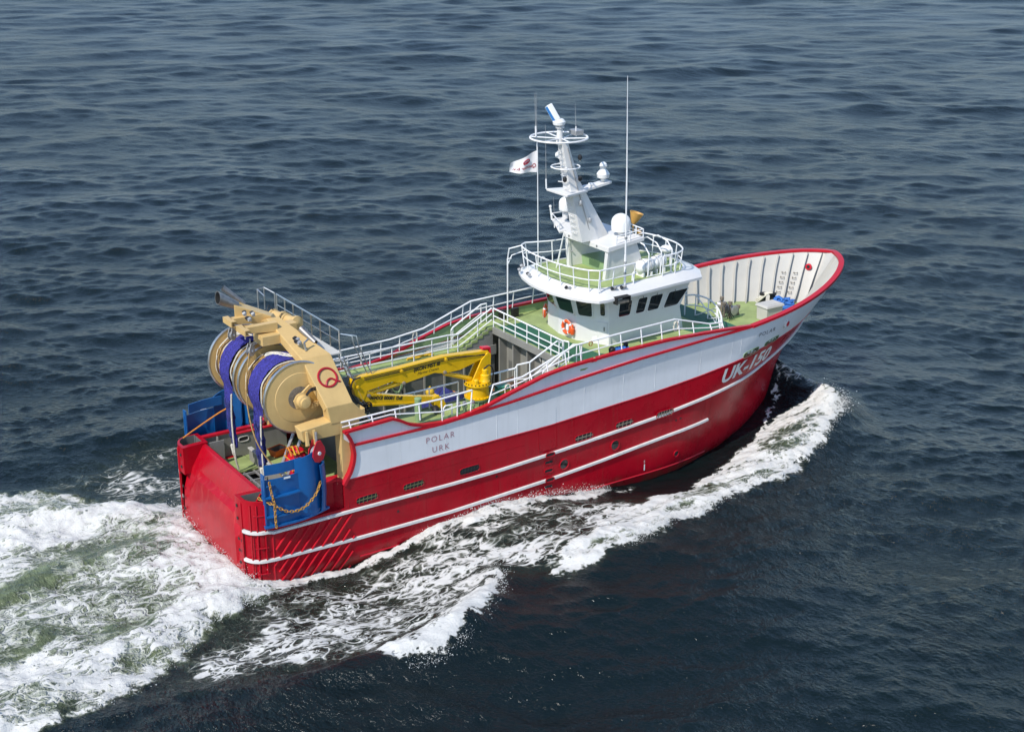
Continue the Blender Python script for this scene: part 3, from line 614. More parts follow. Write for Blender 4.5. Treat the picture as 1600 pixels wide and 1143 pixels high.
# ladder on the roof deck by the arch
lad = MB().tube([(20.35, 1.95, RZ), (20.55, 1.7, 11.4)], .03, 5).build('ladder', PIPEW, SHIP)
MB().tube([(20.05, 1.65, RZ), (20.3, 1.4, 11.4)], .03, 5).build('ladder_side', PIPEW, lad)
for k in range(6):
    f = (k+.6)/6.5; MB().tube([V(20.35, 1.95, RZ)*(1-f)+V(20.55, 1.7, 11.4)*f, V(20.05, 1.65, RZ)*(1-f)+V(20.3, 1.4, 11.4)*f], .02, 4).build('rung', PIPEW, lad)
# ladder cage / hoops over the life rafts
cage = MB().tube([(23.6, -2.5, 9.7), (23.6, -2.55, 10.9), (23.55, -2.2, 11.3), (23.5, -1.5, 11.45), (23.5, -1.1, 11.3)], .035, 6).build('raft_cage', PIPEW, SHIP)
for x in (22.8, 24.3): MB().tube([(x, -2.5, 9.7), (x, -2.55, 10.9), (x-.05, -2.2, 11.3), (x-.1, -1.5, 11.45), (x-.1, -1.1, 11.3)], .035, 6).build('hoop', PIPEW, cage)
MB().tube([(22.8, -2.55, 10.6), (24.3, -2.55, 10.6)], .028, 6).build('cage_bar', PIPEW, cage)
MB().tube([(22.7, -2.5, 9.72), (24.4, -2.5, 9.72)], .028, 6).build('cage_bar', PIPEW, cage)

# ------------------------------------------------------------------ arch on the roof, mast, antennas
m = MB()
def arch_side(sd):
    y = sd*1.82
    return MB().prism([(20.9, y*0.90, RZ), (22.9, y*0.90, RZ), (22.9, y, 10.5), (22.55, y, 11.45), (20.85, y, 11.25), (20.8, y*.97, 10.6)], (0, -sd*.16, 0))
ARCH = arch_side(-1).build('roof_arch', WHITE, SHIP, bevel=0.02, smooth=False)
arch_side(1).build('arch_side', WHITE, ARCH, bevel=0.02, smooth=False)
for sd in (-1, 1):   # flanged after leg of each side
    MB().prism([(20.72, sd*1.42, RZ), (20.72, sd*1.66, RZ), (20.72, sd*1.86, 11.2), (20.72, sd*1.62, 11.2)], (.16, 0, 0)).build('arch_leg', WHITE, ARCH, bevel=0.015)
tp = [(20.66, -1.95, 11.2), (22.9, -1.95, 11.55), (23.4, -1.2, 11.62), (23.4, 1.2, 11.62), (22.9, 1.95, 11.55), (20.66, 1.95, 11.2)]
MB().hexa([(20.66, -1.95, 11.14), (22.95, -1.95, 11.44), (22.95, 1.95, 11.44), (20.66, 1.95, 11.14), (20.66, -1.95, 11.42), (22.95, -1.95, 11.64), (22.95, 1.95, 11.64), (20.66, 1.95, 11.42)]).build('arch_top', WHITE, ARCH, bevel=0.03)
MB().box(21.6, 22.9, -1.6, 1.6, RZ+.004, RZ+.5).build('arch_coaming', SGRN, ARCH, smooth=False)
for y in (-1.0, .6, 1.4): MB().box(20.64, 20.66, y-.05, y+.05, 11.24, 11.34).build('light_slot', SGREY, ARCH, smooth=False)
for y, z in ((1.5, 10.9), (1.5, 10.4), (-1.5, 10.1)): MB().ball((20.95, y, z), .05, 8, 5).build('lamp', GALV, ARCH)
# port wing platform on the arch
wg = MB().prism([(20.4, 1.9, 11.35), (21.6, 1.9, 11.35), (21.4, 3.0, 11.75), (20.7, 3.0, 11.75)], (0, 0, .12)).build('wing_platform', WHITE, ARCH, bevel=.02)
railing([(20.45, 2.0, 11.95), (20.7, 3.0, 12.15), (21.4, 3.0, 12.15), (21.6, 2.0, 11.95)], [(20.45, 2.0, 11.45), (20.7, 3.0, 11.8), (21.4, 3.0, 11.8), (21.6, 2.0, 11.45)], (), (0, 1, 2, 3), r=.03)
MB().tube([(20.7, 3.0, 11.8), (20.62, 3.05, 12.5)], .05, 6).ball((20.62, 3.05, 12.52), .08, 8, 5).build('post_light', PLAST, ARCH)
railing([(21.2, -1.9, 11.9), (22.9, -1.9, 12.05), (23.0, -.6, 12.05)], [(21.2, -1.9, 11.5), (22.9, -1.9, 11.62), (23.0, -.6, 11.62)], (.5,), (0, .5, 1, 1.5, 2), r=.03)
# mast: box section raking aft, broad at the foot
mf = [(20.15, 11.42, .42), (19.75, 13.2, .36), (19.35, 14.7, .30), (19.02, 16.5, .22)]
fw = [(22.0, 11.5), (20.95, 13.2), (20.05, 14.7), (19.45, 16.5)]
rows = []
for (xa, z, hw), (xf, z2) in zip(mf, fw): rows.append([(xa, -hw, z), (xa+(xf-xa)*.55, -hw*1.12, z), (xf, -hw*.5, z2), (xf, hw*.5, z2), (xa+(xf-xa)*.55, hw*1.12, z), (xa, hw, z)])
mm = MB().grid(rows, wrap=True); mm.add(rows[-1], [(0, 1, 2, 3, 4, 5)])
MAST = mm.build('mast', WHITE, SHIP, bevel=.015, smooth=False)
def ringpts(c, r, n=28, z=0): return [(c[0]+r*math.cos(a), c[1]+r*math.sin(a), c[2]) for a in np.linspace(0, 2*math.pi, n+1)[:-1]]
hp = MB().tube(ringpts((18.95, 0, 16.82), 1.42), .05, 6, closed=True).build('guard_ring', PIPEW, MAST)
for a in (0.3, 1.4, 2.4, 3.5, 4.5, 5.6): MB().tube([(19.1, 0, 16.75), (18.95+1.42*math.cos(a), 1.42*math.sin(a), 16.82)], .035, 5).build('spoke', PIPEW, hp)
h2 = MB().tube(ringpts((19.3, -.1, 15.35), .72, 22), .035, 6, closed=True).build('guard_ring', PIPEW, MAST)
for a in (0.6, 2.6, 4.4): MB().tube([(19.3, 0, 15.3), (19.3+.72*math.cos(a), -.1+.72*math.sin(a), 15.35)], .025, 5).build('spoke', PIPEW, h2)
MB().lathe([(.20, 0), (.17, .3), (.14, .75), (.22, .78), (.22, .86), (.12, .9)], (19.0, 0, 16.5), n=12).build('radar_pedestal', WHITE, MAST)
rb = MB().lathe([(.18, 0), (.30, .08), (.32, .22), (.22, .34), (.05, .38)], (18.95, 0, 17.38), n=14).build('radar_gear', PLAST, MAST)
dv = V(-.30, .45, .84); dv /= np.linalg.norm(dv)
ra = MB().obox((18.72, .22, 18.0), dv*.44, V(.14, .0, .05), V(.03, .16, -.08), 0).build('radar_scanner', PLAST, rb, bevel=.04)
MB().obox((18.60, .22, 17.97), dv*.40, V(.03, .0, .01), V(.02, .12, -.06), 0).build('radar_face', BLUEP, rb, bevel=.02)
# yard platform with forward arm and searchlight dome
yd = MB().hexa([(18.85, -.9, 14.0), (20.4, -.5, 13.98), (20.4, .5, 13.98), (18.85, .9, 14.0), (18.85, -.9, 14.12), (20.4, -.5, 14.1), (20.4, .5, 14.1), (18.85, .9, 14.12)]).build('yard_platform', WHITE, MAST, bevel=.02)
MB().hexa([(20.2, -.35, 13.95), (21.9, -.5, 14.25), (21.9, .05, 14.25), (20.2, .35, 13.95), (20.2, -.35, 14.1), (21.9, -.5, 14.38), (21.9, .05, 14.38), (20.2, .35, 14.1)]).build('yard_arm', WHITE, MAST, bevel=.02)
MB().lathe([(.10, 0), (.12, .12), (.30, .2), (.33, .38), (.24, .52), (.14, .62), (.14, .7), (.20, .78), (.17, .9), (.06, .98)], (21.55, -.22, 14.36), n=14).build('camera_dome', PLAST, MAST)
MB().lathe([(.10, 0), (.16, .06), (.14, .12), (.03, .14)], (20.9, -.1, 14.2), n=10).build('antenna_puck', PLAST, MAST)
for p, c in (((18.8, -.75, 14.75), BLACK), ((19.95, -.45, 14.6), BLACK), ((20.1, -.2, 15.6), BLACK), ((19.5, .9, 15.6), PLAST), ((19.9, -.6, 13.4), GALV), ((20.6, -.45, 12.4), GALV)):
    lb = MB().lathe([(.05, 0), (.10, .05), (.11, .18), (.07, .26), (.02, .28)], p, n=9).build('mast_lamp', c, MAST)
    MB().tube([(p[0], p[1], p[2]), (p[0]+.15, 0, p[2]-.12)], .03, 5).build('lamp_bracket', WHITE, lb)
MB().box(19.6, 20.1, -.5, .1, 16.9, 17.15).build('instrument_box', GALV, MAST, bevel=.03)
for p, L, r in (((18.1, .75, 16.85), 2.1, .022), ((18.6, 1.35, 15.9), 3.0, .016), ((19.7, -.4, 16.85), 1.6, .018), ((18.85, .9, 14.1), 3.2, .02), ((20.3, 2.2, 11.6), 1.6, .014)):
    a = MB().tube([p, (p[0]-.02, p[1], p[2]+.5)], r*1.9, 6).build('whip_antenna', PIPEW, MAST)
    MB().tube([(p[0]-.02, p[1], p[2]+.48), (p[0]-.05, p[1]+.05, p[2]+L)], [r, r*.5], 5).build('whip', GALV, a)
# tall whip on the starboard rail
a = MB().tube([(21.05, -2.85, RZ), (21.05, -2.85, 11.2)], .06, 8).build('tall_antenna', PIPEW, SHIP)
MB().tube([(21.05, -2.85, 11.2), (21.0, -2.85, 15.2), (20.9, -2.82, 20.0)], [.045, .035, .012], 6).build('whip', PIPEW, a)
for z in (10.2, 10.75, 12.0): MB().lathe([(.075, 0), (.075, .12)], (21.05, -2.85, z), n=8).build('clamp', GALV, a)
# satellite domes
for (x, y, z, r, h) in ((22.35, -.75, 11.62, .50, .62), (21.25, 2.55, 12.15, .36, .55)):
    s_ = MB().lathe([(.14, 0), (.14, .32)], (x, y, z-.25 if r < .45 else z-.05), n=10).build('dome_post', WHITE, SHIP)
    pr = [(r*.55, .22), (r*.95, .30), (r, .42), (r, .42+h*.45)]+[(r*math.cos(q), .42+h*.45+r*math.sin(q)*.95) for q in np.linspace(.2, 1.5, 7)]
    MB().lathe(pr, (x, y, z-.1), n=24).build('satellite_dome', PLAST, s_)
# ochre horns and bracket
hn = MB().lathe([(.08, 0), (.18, .15), (.34, .55), (.37, .62), (.33, .62), (.14, .2)], (23.35, -.5, 11.95), (.25, -.1, .9), n=14).build('horn', YTAN, SHIP)
MB().tube([(23.35, -.5, 10.9), (23.35, -.5, 12.0)], .04, 6).build('horn_post', YTAN, hn)
MB().lathe([(.06, 0), (.12, .1), (.22, .32), (.20, .32)], (23.45, -.7, 11.35), (.5, -.2, .6), n=12).build('horn', YTAN, SHIP)
# forward white searchlight on its post
sl = MB().tube([(25.0, -1.6, RZ), (25.0, -1.6, 10.3)], .06, 8).build('searchlight', PLAST, SHIP)
MB().ball((25.2, -1.0, 10.45), .34, 14, 8, sz=(1, 1, .62)).build('antenna_dish', PLAST, sl)
MB().tube([(25.2, -1.0, RZ), (25.2, -1.0, 10.4)], .05, 8).build('post', PLAST, sl)
for x, y in ((21.9, -2.4), (24.9, -2.1), (19.6, 2.4), (22.6, 2.4)):
    MB().tube([(x, y, RZ), (x, y, RZ+.35), (x+.12, y, RZ+.45), (x+.22, y, RZ+.38)], .05, 6).build('vent_pipe', PIPEW, SHIP)

# ------------------------------------------------------------------ net gantry over the after deck
DX, DZ, DR = 2.98, 7.58, 1.66            # drum axis and flange radius
arch_y = [(-4.25, 7.30), (-2.85, 9.22), (0.3, 10.25)]
m = MB()
def gbox(a, b, xa0, xa1, xb0, xb1, th):  # slanting box plate between two (y,z) nodes
    (ya, za), (yb, zb) = a, b; d = V(0, yb-ya, zb-za); d /= np.linalg.norm(d); nn = V(0, -d[2], d[1]); nn = nn if nn[2] > 0 else -nn
    t = -nn*th
    P = [V(xa0, ya, za), V(xa1, ya, za), V(xb1, yb, zb), V(xb0, yb, zb)]
    return MB().hexa([p+t for p in P]+P)
legS = gbox((-4.25, 7.30), (-2.85, 9.22), 3.72, 5.0, 3.30, 4.70, .45).build('gantry', TAN, SHIP, bevel=.03, smooth=False); GAN = legS
gbox((-2.85, 9.22), (0.35, 10.25), 3.30, 4.70, 3.15, 3.75, .42).build('gantry_beam', TAN, GAN, bevel=.03, smooth=False)
gbox((0.35, 10.25), (2.85, 9.22), 3.15, 3.75, 3.30, 4.70, .42).build('gantry_beam', TAN, GAN, bevel=.03, smooth=False)
gbox((2.85, 9.22), (4.2, 7.30), 3.30, 4.70, 3.72, 5.0, .45).build('gantry_leg', TAN, GAN, bevel=.03, smooth=False)
for sd in (-1, 1):
    MB().hexa([(4.35, sd*3.7, LD), (5.0, sd*3.7, LD), (5.0, sd*4.2, LD), (4.35, sd*4.2, LD), (4.35, sd*3.6, 6.4), (5.0, sd*3.6, 6.4), (5.0, sd*4.22, 6.4), (4.35, sd*4.22, 6.4)]).build('gantry_leg', TAN, GAN, bevel=.03, smooth=False)
    MB().hexa([(3.9, sd*3.5, 6.5), (5.7, sd*3.5, 6.5), (5.7, sd*4.24, 6.5), (3.9, sd*4.24, 6.5), (3.72, sd*3.75, 7.32), (5.0, sd*3.75, 7.32), (5.0, sd*4.24, 7.32), (3.72, sd*4.24, 7.32)]).build('gantry_knee', TAN, GAN, bevel=.03, smooth=False)
    # after arm at the side carrying the towing block
    MB().hexa([(2.55, sd*3.65, 5.95), (5.3, sd*3.45, 5.9), (5.3, sd*4.2, 5.9), (2.55, sd*4.2, 5.95), (2.45, sd*3.55, 6.55), (5.3, sd*3.35, 6.75), (5.3, sd*4.22, 6.75), (2.45, sd*4.22, 6.5)]).build('side_arm', TAN, GAN, bevel=.03, smooth=False)
    MB().prism([(3.2, sd*4.19, 6.52), (5.6, sd*4.19, 6.9), (5.6, sd*4.19, 6.5)], (0, -sd*.6, 0)).build('arm_gusset', TAN, GAN, bevel=.02, smooth=False)
    for k in (0, .26): MB().hexa([(2.62+k*1.4, sd*4.23, 5.75), (2.72+k*1.4, sd*4.23, 5.75), (2.72+k*1.4, sd*4.45, 5.85), (2.62+k*1.4, sd*4.45, 5.85), (2.62+k*1.4, sd*4.23, 6.45), (2.72+k*1.4, sd*4.23, 6.45), (2.72+k*1.4, sd*4.32, 6.45), (2.62+k*1.4, sd*4.32, 6.45)]).build('lug', TAN, GAN, smooth=False)
# centre frame between the drums and its box
MB().box(2.6, 4.0, -0.10, 0.30, 6.0, 7.6).build('centre_post', TAN, GAN, bevel=.03, smooth=False)
MB().box(3.2, 4.4, -.18, .38, 7.6, 10.0).build('centre_post', TAN, GAN, bevel=.03, smooth=False)
MB().box(2.35, 3.3, -.9, .1, 9.42, 9.86).build('sheave_box', TAN, GAN, bevel=.02, smooth=False)
# arms reaching aft from the top, closed by cross pieces
for y in (-.35, 1.15):
    a = MB().hexa([(1.75, y-.16, 10.02), (3.3, y-.16, 9.85), (3.3, y+.16, 9.85), (1.75, y+.16, 10.02), (1.75, y-.16, 10.30), (3.3, y-.16, 10.3), (3.3, y+.16, 10.3), (1.75, y+.16, 10.30)]).build('top_arm', TAN, GAN, bevel=.02, smooth=False)
    MB().box(1.55, 1.80, y-.55, y+.40, 10.04, 10.06).box(1.55, 1.60, y-.55, y+.40, 10.06, 10.30).box(1.60, 1.80, y-.55, y+.40, 10.28, 10.30).build('channel', TAN, GAN, smooth=False)
    MB().tube([(1.7, y-.2, 10.05), (1.7, y-.2, 9.8)], .03, 5).build('shackle', GALV, a)
MB().hexa([(2.0, 1.25, 10.25), (3.9, .9, 9.7), (4.3, 1.5, 9.6), (2.4, 1.9, 10.2), (2.0, 1.25, 10.85), (3.6, .9, 10.15), (4.0, 1.5, 10.05), (2.4, 1.9, 10.8)]).build('funnel_casing', TAN, GAN, bevel=.03, smooth=False)
# exhaust pipes
def exhaust(a, b, r0, r1, face=(-1, 0, .15), nseg=20):
    a, b = V(*a), V(*b); d = (b-a)/np.linalg.norm(b-a); f = V(*face); f /= np.linalg.norm(f)
    def ring(c, nrm, r):
        u = np.cross(nrm, (0, 0, 1)); u /= np.linalg.norm(u); w = np.cross(u, nrm)
        return [c+r*(math.cos(t)*u+math.sin(t)*w) for t in np.linspace(0, 2*math.pi, nseg+1)[:-1]]
    m = MB().grid([ring(a, d, r0), ring(b, f, r1)], 0, wrap=True); m.grid([ring(b, f, r1), ring(b, f, r1*.88)], 0, wrap=True)
    m.grid([ring(b, f, r1*.88), ring(b*.4+a*.6, d, r0*.8)], 1, wrap=True); m.add(ring(b*.4+a*.6, d, r0*.8), [tuple(range(nseg))], 1); return m
exhaust((2.25, 1.5, 10.72), (1.38, 1.55, 11.22), .19, .31).build('exhaust_pipe', [SOOT, DARK], GAN, angle=50)
exhaust((2.75, 1.85, 10.62), (1.9, 2.2, 11.45), .11, .13, (-.7, .3, .6)).build('exhaust_pipe', [SOOT, DARK], GAN, angle=50)
exhaust((4.45, -1.9, 9.5), (4.2, -1.0, 9.95), .12, .17, (-.3, .9, .4)).build('vent_trumpet', [SOOT, DARK], GAN, angle=50)
# small gear on top of the beam: floodlights, horns, winch motors
for p, a in (((2.6, .55, 10.4), 3.0), ((2.3, .75, 10.42), 2.8), ((3.55, -1.9, 9.72), 3.3), ((3.5, -2.15, 9.65), 3.3), ((2.2, .1, 10.35), 3.2)): flood(p, a, 1.1, GAN)
MB().tube([(3.75, -2.35, 9.4), (3.7, -2.3, 9.75), (3.95, -2.2, 9.85)], .05, 6).build('air_horn', STEEL, GAN)
for y in (2.2, .75):
    w = MB().lathe([(.16, -.45), (.30, -.43), (.32, -.32), (.26, -.3), (.26, .25), (.34, .27), (.34, .40), (.2, .44), (.1, .5)], (4.55, y, 9.75-.12*abs(y-.75)), (.25, -1, 0), n=16).build('winch_motor', TAN, GAN, angle=40)
    MB().box(4.3, 4.8, y-.3, y+.3, 9.2, 9.55).build('motor_seat', TAN, w, smooth=False)
    MB().tube([(4.45, y+.3, 9.85), (4.3, y+.5, 10.05), (4.15, y+.4, 9.8)], .03, 5).build('hose', BLACK, w)
# catwalk along the forward side with stainless rails and ladder
cw = MB().box(4.75, 5.35, -2.6, 4.0, 9.02, 9.08).build('catwalk', BEIGE, GAN, smooth=False)
railing([(5.3, 4.0, 10.1), (5.3, -2.55, 10.1)], [(5.3, 4.0, 9.05), (5.3, -2.55, 9.05)], (.5,), (0, .14, .28, .43, .57, .71, .86, 1), mt=STEEL, r=.035, pr=.03)
railing([(5.3, 4.2, 10.1), (5.0, 4.75, 10.3), (4.6, 4.6, 10.3), (4.7, 4.0, 10.1)], [(5.3, 4.2, 9.2), (5.0, 4.75, 9.2), (4.6, 4.6, 9.2), (4.7, 4.0, 9.2)], (), (0, 1, 2), mt=STEEL, r=.03, pr=.028)
for dx in (0, .55):
    MB().tube([(5.35+dx*.2, -2.6-dx*.3, 9.95), (5.7+dx*.3, -3.0-dx*.2, 9.9), (5.75+dx*.3, -3.05-dx*.2, 9.5), (7.1+dx*.3, -3.0-dx*.2, 6.3)], .028, 5).build('ladder_rail', STEEL, GAN)
for dx in (0, .5):
    MB().tube([(5.15, -2.7-dx, 9.0), (6.6, -2.7-dx, MD)], .035, 5).build('ladder_stringer', STEEL, GAN)
for k in range(9):
    f = (k+.5)/9.5; MB().box(5.15+1.45*f-.06, 5.15+1.45*f+.08, -3.2, -2.7, 9.0-3.58*f-.015, 9.0-3.58*f+.015).build('ladder_step', GALV, GAN, smooth=False)
# Q emblem on the starboard leg
def on_leg(x, s):      # s metres along the slope from its foot
    d = V(0, 1.4, 1.92); d /= np.linalg.norm(d); p = V(x, -4.25, 7.30)+d*s; nn = V(0, -d[2], d[1]); return p+nn*.012
def qloop(cx, cs, r, a0, a1, k, n=26, tilt=.0, sq=1.0):
    return [on_leg(cx+r*math.cos(a), cs+sq*r*math.sin(a)) for a in np.linspace(a0, a1, n)]
MB().tube(qloop(4.2, 1.35, .43, 0, 2*math.pi, 0)[:-1], .055, 6, closed=True).build('emblem', QRED, GAN)
MB().tube(smooth_path([on_leg(4.02, 1.0), on_leg(4.14, 1.2), on_leg(4.34, 1.27), on_leg(4.56, 1.12), on_leg(4.72, 1.06)], 6), .048, 6).build('emblem_tail', QRED, GAN)

# ------------------------------------------------------------------ net drums
def drum(y0, y1, motor):
    y = min(y0, y1); W = abs(y1-y0)
    d = MB().lathe([(.36, 0), (.36, W)], (DX, y, DZ), (0, 1, 0), 24).build('net_drum', TAN, SHIP, angle=40)
    for yy, sg in ((y, -1), (y+W, 1)):
        # dished flange with steel rim
        pr = [(.30, sg*.02), (.62, sg*.06), (1.12, sg*.02), (1.14, 0), (1.58, -sg*.03), (1.58, -sg*.08), (.36, -sg*.06)]
        MB().lathe(pr, (DX, yy, DZ), (0, 1, 0), 48).build('flange', TAN, d, angle=20)
        MB().tube([(DX+1.62*math.cos(a), yy-sg*.05, DZ+1.62*math.sin(a)) for a in np.linspace(0, 2*math.pi, 49)[:-1]], .055, 6, closed=True).build('flange_rim', STEEL, d)
    if motor:
        yb = y-.16
        MB().prism([(2.62, yb, 7.55), (2.75, yb, 7.15), (4.2, yb, 7.1), (4.2, yb, 8.0), (3.4, yb, 8.15)], (0, -.10, 0)).build('motor_bracket', TAN, d, bevel=.02, smooth=False)
        MB().prism([(2.78, yb-.1, 7.55), (2.86, yb-.1, 7.25), (4.1, yb-.1, 7.22), (4.1, yb-.1, 7.88), (3.42, yb-.1, 8.0)], (0, -.012, 0)).build('bracket_recess', YTAN, d, smooth=False)
        MB().lathe([(.40, -.02), (.52, -.02), (.52, .0), (.40, .0)], (DX, yb+.1, DZ), (0, -1, 0), 24).build('hub_gap', RUST, d)
        mo = MB().lathe([(.36, 0), (.38, .1), (.30, .12), (.30, .35), (.22, .38), (.22, .48), (.08, .5)], (DX, yb-.1, DZ-.05), (0, -1, 0), 20).build('drive_motor', TAN, d, angle=40)
        for k in range(5): MB().box(3.35+k*.12, 3.43+k*.12, yb-.35, yb-.1, 7.15+.03*k, 7.35).build('valve_block', TAN, mo, smooth=False)
        for k in range(3): MB().tube(smooth_path([(3.1, yb-.35, 7.75+.05*k), (3.3, yb-.45, 8.0+.06*k), (3.7, yb-.4, 7.9+.06*k), (3.85, yb-.35, 7.3)], 5), .03, 5).build('hose', BLACK, d)
    return d
drum(-3.02, -.12, True); drum(.30, 3.25, False)

# ------------------------------------------------------------------ fishing nets wound on the drums (loose things)
def wound_net(ya, yb, yblue0, yblue1, label):
    o = empty('fishing_net', (DX, (ya+yb)/2, LD), label, 'fishing net', 'nets wound on the drums')
    def roll(y0, y1, r0, r1, name, mt, seed, a0=0, a1=2*math.pi, n=56):
        rs = np.random.RandomState(seed); rows = []; k = 9
        bump = rs.rand(k, n)*.06
        for i in range(k):
            f = i/(k-1); yy = y0+(y1-y0)*f; rr = r0+(r1-r0)*f+.05*math.sin(f*math.pi)
            rows.append([(DX+(rr+bump[i, j % n])*math.cos(a), yy, DZ+(rr+bump[i, j % n])*math.sin(a)) for j, a in enumerate(np.linspace(a0, a1, n+1)[:-1] if a1-a0 > 6 else np.linspace(a0, a1, n))])
        MB().grid(rows, wrap=(a1-a0 > 6)).build(name, mt, o, angle=180)
    roll(ya, yb, 1.22, 1.26, 'twine_roll', NETT, 3)
    # coils of headline rope with floats at both sides of the blue netting
    for yy, r, mt in ((yblue0-.10, 1.38, ROPEW), (yblue0-.28, 1.34, NETT), (yblue1+.08, 1.36, NETT), (yblue1+.2, 1.33, ROPEW), (ya+.12, 1.34, NETT), (yb-.14, 1.34, ROPEW), (ya+.3, 1.30, ROPEW), (yblue0-.42, 1.33, NETT)):
        ph = random.random()*6; MB().tube([(DX+(r+.015*math.sin(9*a+ph))*math.cos(a), yy+.025*math.sin(7*a+ph), DZ+(r+.015*math.sin(9*a+ph))*math.sin(a)) for a in np.linspace(0, 2*math.pi, 61)[:-1]], .032, 5, closed=True).build('rope_turn', mt, o)
    for k in range(14):
        yy = ya+.1+(yb-ya-.2)*random.random(); r = 1.30+.05*random.random(); ph = random.random()*6
        if yblue0-.05 < yy < yblue1+.05: continue
        MB().tube([(DX+(r+.02*math.sin(5*a+ph))*math.cos(a), yy+.06*math.sin(3*a+ph)+.02*math.sin(11*a), DZ+(r+.02*math.sin(5*a+ph))*math.sin(a)) for a in np.linspace(0, 2*math.pi, 49)[:-1]], .026, 5, closed=True).build('rope_turn', (NETT, NETT, ROPEW, NETBR)[k % 4], o)
    # blue band round the top and aft side, then hanging in folds to the deck
    n = 40; rows = []; A = [rad(a) for a in np.linspace(70, 205, 26)]
    rs = np.random.RandomState(int(100*ya+999))
    prof = rs.rand(n)*.17
    for a in A:
        rr = 1.40; row = []
        for j in range(n):
            f = j/(n-1); y = yblue0+(yblue1-yblue0)*f; q = rr+prof[j]*.7+.06*math.sin(f*math.pi)+.012*math.sin(a*40+j)
            row.append((DX+q*math.cos(a), y, DZ+q*math.sin(a)))
        rows.append(row)
    last = rows[-1]; yc = (yblue0+yblue1)/2
    for k in range(1, 7):       # the band gathers as it leaves the drum
        f = k/6; z = last[0][2]-.9*f; row = []
        for j in range(n):
            g = j/(n-1); nar = 1-.42*f; y = yc+(yblue0-yc+(yblue1-yblue0)*g)*nar
            row.append((last[j][0]*(1-.3*f)+1.62*.3*f+.07*f*math.sin(g*21)+.02*rs.rand(), y, z))
        rows.append(row)
    MB().grid(rows).build('blue_netting', NETB, o, angle=180)
    for k in range(7):
        y0 = yc+(k-3)*.085; y1 = yc+(k-3)*.055+.06*rs.randn(); zb = 3.75+.55*rs.rand(); x0 = 1.58+.07*(k % 3); P = []; Rr = []
        for f in np.linspace(0, 1, 16):
            P.append((x0+.16*f+.03*math.sin(f*7+k*2.1), y0*(1-f)+y1*f+.025*math.sin(f*9+k), last[0][2]-.75+(zb-last[0][2]+.75)*f)); Rr.append(.085+.022*math.sin(f*23+k*1.7)+.012*rs.randn())
        MB().tube(P, Rr, 8).build('net_strand', NETB if k % 3 else NETD, o, angle=180)
    MB().tube(smooth_path([(1.62, yblue0+.1, 6.6), (1.62, yc-.28, 5.2), (1.72, yc-.15, 3.4), (1.85, yc-.1, 2.7)], 8), .04, 6).build('headline', ROPEW, o)
    MB().tube(smooth_path([(1.70, yc+.1, 3.9), (1.80, yc+.08, 3.2), (1.95, yc+.15, 2.55)], 6), [.09]*5+[.05]*8, 7).build('rope_tail', ROPEW, o)
    # white lashing loop on the roll
    lp = [(math.radians(a), y) for a, y in ((62, yblue0+.1), (75, yblue0+.05), (88, yblue0+.25), (100, yblue1-.15), (112, yblue1), (104, yblue1+.1), (92, yblue1-.2), (80, yblue0+.35), (70, yblue0+.2))]
    MB().tube(smooth_path([(DX+1.55*math.cos(a), y, DZ+1.55*math.sin(a)) for a, y in lp], 5), .04, 6).build('lashing', ROPEW, o)
    return o
wound_net(-2.92, -.22, -2.0, -1.0, 'blue net on the nearer starboard drum, beside the drive motor flange')
wound_net(.40, 3.15, 1.25, 2.35, 'blue net on the far port drum, below the exhaust pipe')

